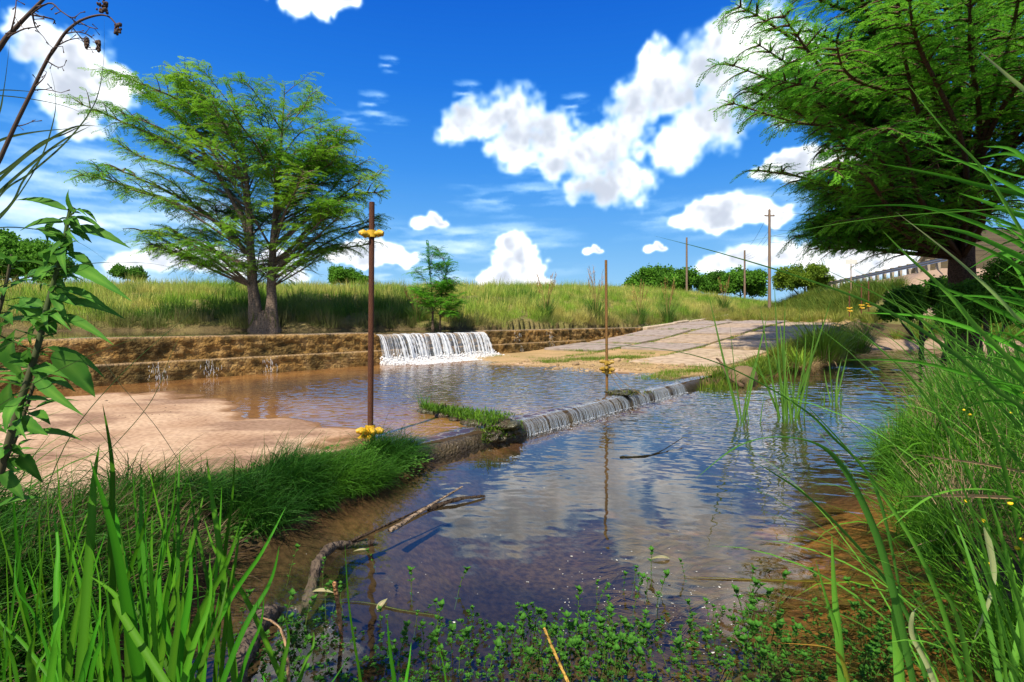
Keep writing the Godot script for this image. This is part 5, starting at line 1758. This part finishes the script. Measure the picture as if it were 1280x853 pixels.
func right_canes() -> void:
	rng.seed = 1212
	var o := thing("cane_grass", Vector3(2.9, 0.4, -2.1), "broad bright cane leaves fanning up before the cypress trunk", "reed")
	for k in 64:
		var root := at(1330 + rf(-30, 90), 640 + rf(-60, 120), 2.3 + rf(-0.25, 0.35))
		var an := rf(0.35, 1.45)
		var l := rf(120, 300)
		var bend := rf(0.1, 0.7)
		var px := 1330.0 + rf(-20, 60)
		var py := 580.0 - rf(0, 330)
		var tip := Vector2(px - cos(an) * l, py - sin(an) * l * 0.75 + bend * 60.0)
		var d := 2.3 + rf(-0.3, 0.3)
		var a := at(px, py, d)
		var m := at(lerpf(px, tip.x, 0.55), lerpf(py, tip.y, 0.55) - bend * 55.0, d + rf(-0.1, 0.1))
		var t := at(tip.x, tip.y, d + rf(-0.2, 0.2))
		var g := rf(0.6, 1.2)
		root.y = 0.4
		blade_part(o, [root, root.lerp(a, 0.6) + Vector3(0.05, 0, 0), a, m, t], rf(0.014, 0.042), Color(0.072, 0.275, 0.022) * g, Color(0.075, 0.290, 0.022) * g, Vector3(0.3, 0.8, rf(0.1, 0.7)), M.blade, 0.3, "leaf", rf(-0.6, 0.6))

func pool_reeds() -> void:
	var G0 := Color(0.080, 0.195, 0.028)
	var G1 := Color(0.090, 0.210, 0.030)
	var one := func(label: String, px: float, py: float, blades: Array, fill_n: int, h: float) -> void:
		var d: float = EYE * F / (py - 402.0)
		var o := thing("cattail", at(px, py, d), label, "reed", "cattails standing in the pool")
		for q in blades:
			var a := at(q[0], q[1], d + rf(-0.15, 0.15))
			a.y = -0.1
			var t := at(q[2], q[3], d + rf(-0.3, 0.3))
			var mid := a.lerp(t, 0.5) + Vector3(rf(-0.05, 0.05), 0.05, 0)
			var g := rf(0.8, 1.25)
			blade_part(o, [a, mid, t], 0.036, G0 * g, G1 * g, Vector3(1, 0, rf(-0.4, 0.4)), M.blade, 0.25, "blade", rf(-0.6, 0.6))
		for k in fill_n:
			var b := MB.new()
			var g := rf(0.8, 1.3)
			b.blade(Vector3(rf(-0.25, 0.25), -0.1, rf(-0.2, 0.2)), rf(0, TAU), h * rf(0.5, 1.0), rf(0.014, 0.026), rf(0.0, 0.25), rf(0.1, 0.6), G0 * g, G1 * g * 1.2, 7, 0.25)
			put("blade", b.mesh(M.blade), o)
	one.call("tall cattail clump standing in the pool right of the weir's end", 985, 521, [[975, 521, 950, 380], [980, 521, 968, 352], [985, 521, 982, 372], [990, 521, 1002, 365], [995, 521, 1020, 400], [985, 521, 1040, 372], [978, 521, 940, 440], [990, 521, 975, 400], [998, 521, 1008, 410], [984, 521, 960, 420]], 20, 1.5)
	one.call("sparse bent cattail left of the tall clump", 926, 524, [[925, 524, 885, 365], [928, 524, 912, 400], [927, 524, 948, 440], [930, 524, 960, 392], [925, 524, 900, 455]], 3, 0.8)
	one.call("small cattail tuft standing alone in open water", 1043, 502, [[1042, 503, 1036, 425], [1044, 503, 1060, 440], [1046, 503, 1052, 450], [1040, 503, 1030, 460]], 6, 0.6)
	one.call("upright cattail clump at the right bank's corner", 1195, 548, [[1180, 550, 1165, 405], [1186, 550, 1178, 380], [1192, 550, 1196, 400], [1198, 550, 1210, 385], [1204, 550, 1226, 420], [1188, 550, 1150, 440], [1200, 550, 1200, 430], [1206, 550, 1240, 400], [1184, 550, 1172, 450]], 14, 1.0)
	# rusty-stemmed tufts by the road's edge
	for q in [[1028, 458, "round bushy tuft at the road's edge above still water", 1.5, 420], [1070, 446, "second bushy tuft by the road, behind the round one", 1.35, 380], [1000, 466, "low tuft in front of the slabs beside the cattails", 0.6, 120]]:
		var d: float = EYE * F / (q[1] - 402.0)
		var o := thing("grass_tuft", at(q[0], q[1], d), q[2], "grass", "tufts along the road's edge")
		o.position.y = 0.15
		var b := MB.new()
		for k in q[4]:
			var an := rf(0, TAU)
			var g := rf(0.8, 1.25)
			b.blade(Vector3(cos(an), 0, sin(an)) * rf(0, 0.4) * q[3], an, q[3] * 1.5 * rf(0.4, 1.0), 0.026, rf(0.1, 0.6), rf(0.3, 1.5), Color(0.18, 0.31, 0.03) * g, Color(0.20, 0.33, 0.03) * g, 5)
		put("leaves", b.mesh(M.blade), o)
		b = MB.new()
		for k in 150:
			var an := rf(0, TAU)
			b.blade(Vector3(cos(an), 0, sin(an)) * rf(0.1, 0.5) * q[3], an, q[3] * rf(0.4, 0.9), 0.016, rf(0.6, 1.2), rf(0.6, 1.4), Color(0.30, 0.20, 0.09), Color(0.38, 0.28, 0.14), 4)
		put("foliage", b.mesh(M.dry), o)

func sprig_meshes(h: float, seed_: int) -> Array:
	rng.seed = seed_
	var stem := MB.new()
	var lean := Vector3(rf(-0.5, 0.5), 1, rf(-0.5, 0.5))
	var path := smooth([Vector3(0, -0.08, 0), lean * h * 0.5 + Vector3(rf(-0.01, 0.01), 0, 0), lean * h], 3)
	stem.tube(path, taper(path.size(), 0.0022, 0.0014), 5, Color(0.10, 0.16, 0.035))
	var leaf := MB.new()
	var nodes := int(h / 0.022)
	for k in nodes:
		var u := (k + 1.0) / nodes
		var p := path[int(u * (path.size() - 1))].lerp(path[mini(path.size() - 1, int(u * (path.size() - 1)) + 1)], fmod(u * (path.size() - 1), 1.0))
		var an := k * 1.5708 + rf(-0.3, 0.3)
		for j in (2 if k < nodes - 1 else 5):
			var a2 := an + j * (PI if k < nodes - 1 else TAU / 5)
			var d := Vector3(cos(a2), 0.35 + 0.5 * u, sin(a2)).normalized()
			var l := rf(0.016, 0.032) * (0.7 + 0.5 * u)
			leaf_shape(leaf, p, p + d * l, l * 0.75, Vector3(0, 1, 0) - d * 0.3, Color(0.030, 0.120, 0.016) * rf(0.7, 1.3), Color(0.065, 0.215, 0.024), false, 0.05)
	return [stem.mesh(M.blade), leaf.mesh(M.leaf)]

func water_plants() -> void:
	var kinds := []
	for k in 6:
		kinds.append(sprig_meshes([0.07, 0.10, 0.13, 0.16, 0.09, 0.12][k], 900 + k))
	rng.seed = 909
	# [from px, to px, from py, to py, how many, label]
	for e in [[560, 860, 775, 853, 110, "upright leafy water plant in the dense patch at bottom centre"], [470, 600, 740, 850, 22, "scattered leafy water plant left of the dense bottom patch"], [300, 470, 690, 840, 22, "small leafy water plant beside the sunken log"], [850, 1000, 735, 850, 44, "leafy water plant in dark water right of the dense patch"], [980, 1160, 740, 853, 44, "leafy water plant among the reeds at bottom right"], [740, 870, 700, 760, 12, "outermost small water plant facing the cloud's reflection"]]:
		for k in e[4]:
			var py := lerpf(e[2], e[3], pow(rf(0, 1), 0.7))
			var px := rf(e[0], e[1])
			if k % 3 > 0:      # they grow in knots
				px = lerpf(e[0], e[1], 0.5 + 0.5 * nz.get_noise_1d((k / 7) * 913.0)) + rf(-26, 26)
				py = clampf(py + rf(-14, 14), e[2], e[3] + 10)
			var d := EYE * F / (py - 402.0)
			var o := thing("water_plant", at(px, py, d), e[5], "water plant", e[5].replace("plant", "plants"))
			o.position.y = 0.0
			o.rotation.y = rf(0, TAU)
			o.rotation.x = rf(-0.3, 0.3)
			var z := rf(0.6, 1.2)
			o.scale = Vector3(z, z, z)
			var kind: Array = kinds[rng.randi() % 6]
			put("stem", kind[0], o)
			put("leaves", kind[1], o)
	# the low mat of the same plants between and below them, and drowned weed
	var spots := []
	for k in 1500:
		var px := rf(300, 1180)
		var py := rf(770, 900) + 25.0 * nz.get_noise_1d(px * 1.2)
		if nz.get_noise_2d(px * 0.5, py * 0.8) < -0.12 and px < 960:
			continue
		var d := EYE * F / (py - 402.0)
		var p := at(px, py, d)
		p.y = -0.02
		spots.append([place(p, rf(0.5, 0.9), 0.7, 0.4), Color(1, 1, 1) * rf(0.6, 1.1)])
	scatter("water_mat", "low mat of small green leaves floating along the bottom edge", [kinds[0][1], kinds[4][1]], spots, "water plant")
	var drowned := MB.new()
	for k in 14:
		drowned.blade(Vector3(rf(-0.03, 0.03), 0, rf(-0.03, 0.03)), rf(-0.5, 0.5), rf(0.2, 0.5), 0.006, 1.25, 0.28, Color.WHITE * 0.8, Color.WHITE, 6, 0.0, rf(-1, 1))
	spots = []
	for k in 260:
		var x := rf(0.9, 3.2)
		var z := rf(-5.2, -2.2)
		var y := land(x, z)
		if y > -0.03:
			continue
		var t := Transform3D(Basis(Vector3.UP, PI + rf(-0.5, 0.6)).scaled(Vector3(1, 0.35, 1)), Vector3(x, y + 0.01, z))
		spots.append([t, Color(0.13, 0.10, 0.02).lerp(Color(0.26, 0.17, 0.04), rf(0, 1))])
	scatter("drowned_weed", "brown water weed streaming over the orange shallow bed", [drowned.mesh(M.blade)], spots, "water weed")
	# little pale flecks adrift
	var fleck := MB.new()
	fleck.lump(Vector3.ZERO, Vector3(1, 0.25, 0.6), 3, 0.35, 4, Color.WHITE)
	spots = []
	for k in 240:
		var px := rf(690, 930)
		var py := 690.0 + 120.0 * pow(rf(0, 1), 0.8) + (px - 800) * 0.12
		if k % 5 == 0:
			px = rf(300, 900)
			py = rf(600, 800)
		var p := at(px, py, EYE * F / (py - 402.0))
		p.y = 0.003
		spots.append([place(p, rf(0.002, 0.007) * (2.0 if rf(0, 1) > 0.93 else 1.0), 0.6, 0.1), Color(0.5, 0.5, 0.46)])
	scatter("floating_petal", "pale petals and scum flecks drifting on the pool", [fleck.mesh(M.plain)], spots, "debris")

func on_water(px: float, py: float, y := 0.0) -> Vector3:
	var p := at(px, py, EYE * F / (py - 402.0))
	p.y = y
	return p

func stick(called: String, label: String, pts: Array, r0: float, r1: float, col: Color, lump: float, flat_k := 1.0) -> Node3D:
	var o := thing(called, pts[0], label, "driftwood")
	var loc := []
	for p in pts:
		loc.append(p - o.position)
	var path := smooth(loc, 6)
	var b := MB.new()
	var rad := taper(path.size(), r0, r1)
	for k in rad.size():
		rad[k] *= 1.0 + 0.18 * sin(k * 1.3) * lump * 6.0
	b.tube(path, rad, 12, col, lump, flat_k)
	put("wood", b.mesh(M.bark), o)
	return o

func oddments() -> void:
	rng.seed = 1001
	stick("driftwood_log", "half-sunken gnarled grey log at the pool's left edge", [on_water(285, 880, 0.03), on_water(308, 822, 0.045), on_water(336, 775, 0.03), on_water(356, 752, -0.09), on_water(384, 734, -0.10), on_water(397, 710, 0.02), on_water(414, 690, 0.03), on_water(438, 678, -0.02), on_water(470, 664, -0.09)], 0.052, 0.024, Color(0.12, 0.092, 0.07), 0.14)
	stick("driftwood", "flat tan strip of bark floating aslant in the pool", [on_water(488, 664, 0.0), on_water(530, 640, 0.02), on_water(578, 615, 0.05)], 0.030, 0.008, Color(0.30, 0.22, 0.15), 0.08, 0.4)
	stick("driftwood", "dark wet bark piece lying across the tan strip", [on_water(535, 637, 0.0), on_water(570, 629, 0.03), on_water(606, 622, 0.012)], 0.03, 0.012, Color(0.055, 0.04, 0.028), 0.14, 0.6)
	stick("driftwood", "long thin twig trailing from the log towards the bark", [on_water(440, 678, 0.01), on_water(490, 655, 0.01), on_water(540, 632, 0.01)], 0.012, 0.006, Color(0.07, 0.05, 0.035), 0.1)
	stick("driftwood", "dry broken reed stem standing in the water near the log", [on_water(428, 800, -0.05), on_water(424, 800, 0.12), at(418, 728, 2.62)], 0.008, 0.012, Color(0.40, 0.21, 0.10), 0.05)
	stick("driftwood", "bent dry reed leaf over the log at bottom left", [at(312, 772, 2.3), at(338, 776, 2.3), at(356, 800, 2.25), at(362, 870, 2.2)], 0.006, 0.007, Color(0.42, 0.27, 0.15), 0.05, 0.4)
	stick("driftwood", "straight tan reed stub among the dense bottom plants", [at(680, 785, 2.35), at(694, 818, 2.3), at(716, 866, 2.25)], 0.006, 0.007, Color(0.42, 0.26, 0.06), 0.03)
	stick("driftwood", "black twig with scum drifting in mid pool", [on_water(775, 572, 0.0), on_water(805, 571, 0.006), on_water(825, 566, 0.01), on_water(855, 553, 0.07)], 0.012, 0.003, Color(0.03, 0.028, 0.018), 0.2)
	stick("driftwood", "grey roots tangled against the boulder by the gravel", [st(7.6, 0.9, 0.02), st(7.9, 0.45, 0.22), st(8.1, 0.2, 0.55), st(8.4, 0.0, 0.62)], 0.05, 0.02, Color(0.15, 0.10, 0.06), 0.14)
	var b := MB.new()
	b.lump(Vector3.ZERO, Vector3(0.62, 0.30, 0.38), 9, 0.22, 5, Color(0.22, 0.16, 0.09))
	normals(b)
	var r := put("boulder", b.mesh(M.stone), null, st(8.7, 0.55, 0.10))
	r.rotation.y = 0.9
	tag(r, "low brown boulder at the pool's edge below the road slabs", "boulder")
	# stones one can pick out on the gravel bar
	for k in 26:
		var m := MB.new()
		var z := rf(0.05, 0.14)
		var g := rf(0.7, 1.15)
		m.lump(Vector3.ZERO, Vector3(z, z * rf(0.4, 0.7), z * rf(0.6, 1.0)), 6, 0.3, 60 + k, Color(0.42 * g, 0.30 * g, 0.17 * g))
		normals(m)
		var s := rf(6.8, 10.5)
		var t := rf(-6.2, -1.0)
		var q := put("stone", m.mesh(M.stone), null, st(s, t, ford_height(s, t) + z * 0.15))
		q.rotation.y = rf(0, 6)
		tag(q, "loose tan stone lying on the gravel bar of the ford", "stone", "stones on the gravel bar")
	# moss-grown ridge across the ford's flow
	var ridge := thing("mossy_ridge", st(-0.2, -0.7, 0.2), "mossy ridge of caught weed on the ford's lip, left of the cascade", "moss")
	var mb := MB.new()
	for k in 46:
		var u := k / 45.0
		var p := st(-0.34 - 0.16 * u + rf(-1, 1) * (0.06 + 0.16 * u), -1.65 + 1.72 * u, 0.20 + 0.01 * rf(-1, 1)) - ridge.position
		mb.lump(p, Vector3(rf(0.10, 0.17), rf(0.04, 0.075), rf(0.10, 0.16)) * (0.6 + 0.5 * u), 5, 0.35, k, Color(0.055, 0.06, 0.02).lerp(Color(0.075, 0.05, 0.025), rf(0, 1)))
	for k in 7:
		mb.lump(st(rf(-0.85, -0.1), rf(0.05, 0.12), rf(0.02, 0.17)) - ridge.position, Vector3(0.10, 0.05, 0.06), 5, 0.35, 90 + k, Color(0.06, 0.05, 0.022))
	normals(mb)
	put("silt", mb.mesh(M.wetstone), ridge)
	var lb := MB.new()
	for k in 2600:
		var u := rf(0, 1)
		var p := st(-0.34 - 0.16 * u + rf(-1, 1) * (0.08 + 0.24 * u), -1.65 + 1.74 * u, 0.235 + rf(-0.01, 0.09) * (0.4 + 0.6 * u)) - ridge.position
		var c := Color(0.045, 0.12, 0.012).lerp(Color(0.13, 0.26, 0.02), rf(0, 1))
		lb.blade(p, rf(0, TAU), rf(0.03, 0.12), rf(0.008, 0.018), rf(0.2, 1.2), rf(0, 0.8), c, c, 2)
	for k in 700:      # moss hanging down the lip
		var c := Color(0.06, 0.13, 0.014).lerp(Color(0.14, 0.25, 0.02), rf(0, 1))
		lb.blade(st(rf(-0.9, -0.05), rf(0.06, 0.15), rf(0.03, 0.22)) - ridge.position, rf(0, TAU), rf(0.03, 0.09), rf(0.008, 0.016), rf(0.5, 1.8), rf(0, 0.8), c, c, 2)
	for k in 26:
		var c := Color(0.05, 0.14, 0.02)
		lb.blade(st(-0.36 + rf(-0.06, 0.06), -1.65 + rf(-0.06, 0.1), 0.2) - ridge.position, rf(0, TAU), rf(0.15, 0.42), 0.011, rf(0.1, 0.5), rf(0.2, 0.9), c, c * 1.6, 5)
	put("foliage", lb.mesh(M.blade), ridge)
	# weed hung on the yellowish post's foot
	var wd := thing("weed_snag", Vector3(1.95, 0.2, -10.3), "dark snag of weed caught at the yellowish post's foot", "weed")
	var wb := MB.new()
	for k in 14:
		wb.lump(Vector3(rf(-0.15, 0.5), rf(-0.02, 0.05), rf(-0.1, 0.35)), Vector3(0.12, 0.035, 0.07), 4, 0.4, k, Color(0.05, 0.045, 0.02))
	normals(wb)
	put("silt", wb.mesh(M.wetstone), wd)
	wb = MB.new()
	for k in 160:
		wb.blade(Vector3(rf(-0.15, 0.75), rf(0, 0.05), rf(-0.1, 0.5)), rf(0, TAU), rf(0.04, 0.16), 0.012, rf(0.6, 1.4), 0.4, Color(0.08, 0.10, 0.02), Color(0.16, 0.20, 0.04), 2)
	put("foliage", wb.mesh(M.blade), wd)
	# kerb at the road's far left
	var kerb := Node3D.new()
	kerb.name = "kerb"
	add_child(kerb)
	tag(kerb, "row of pale broken kerb stones along the road's left side", "", "", "structure")
	for k in 7:
		var s := 25.5 + k * 2.3
		var m := MB.new()
		m.box(Vector3(-1.05, -0.2, -0.16), Vector3(1.05, 0.2 + rf(-0.05, 0.05), 0.16), Color(0.48, 0.40, 0.30) * rf(0.85, 1.1), 0.04)
		var o := put("stone", m.mesh(M.slab), kerb, st(s, -9.5, ford_level(s) + 0.02))
		o.rotation = Vector3(0, atan2(0.774, 0.633) + rf(-0.06, 0.06), 0.06)
	# leaves fallen on the pool
	for q in [[590, 553, "pale willow leaf lying on the water below the mossy ridge", 0.10], [450, 690, "pale leaf afloat beside the log's upper end", 0.05], [404, 742, "yellowing leaf afloat just below the log", 0.07], [478, 757, "brown curled leaf afloat at bottom centre", 0.06], [825, 700, "narrow pale leaf adrift beside the cloud's reflection", 0.07]]:
		var p := on_water(q[0], q[1], 0.008)
		var m := MB.new()
		var an := rf(0, TAU)
		var d: Vector3 = Vector3(cos(an), 0.05, sin(an)) * q[3]
		leaf_shape(m, -d, d, q[3] * 0.7, Vector3.UP, Color(0.34, 0.36, 0.16), Color(0.42, 0.40, 0.22), false, 0.05)
		tag(put("fallen_leaf", m.mesh(M.leaf), null, p), q[2], "leaf", "leaves afloat on the pool")
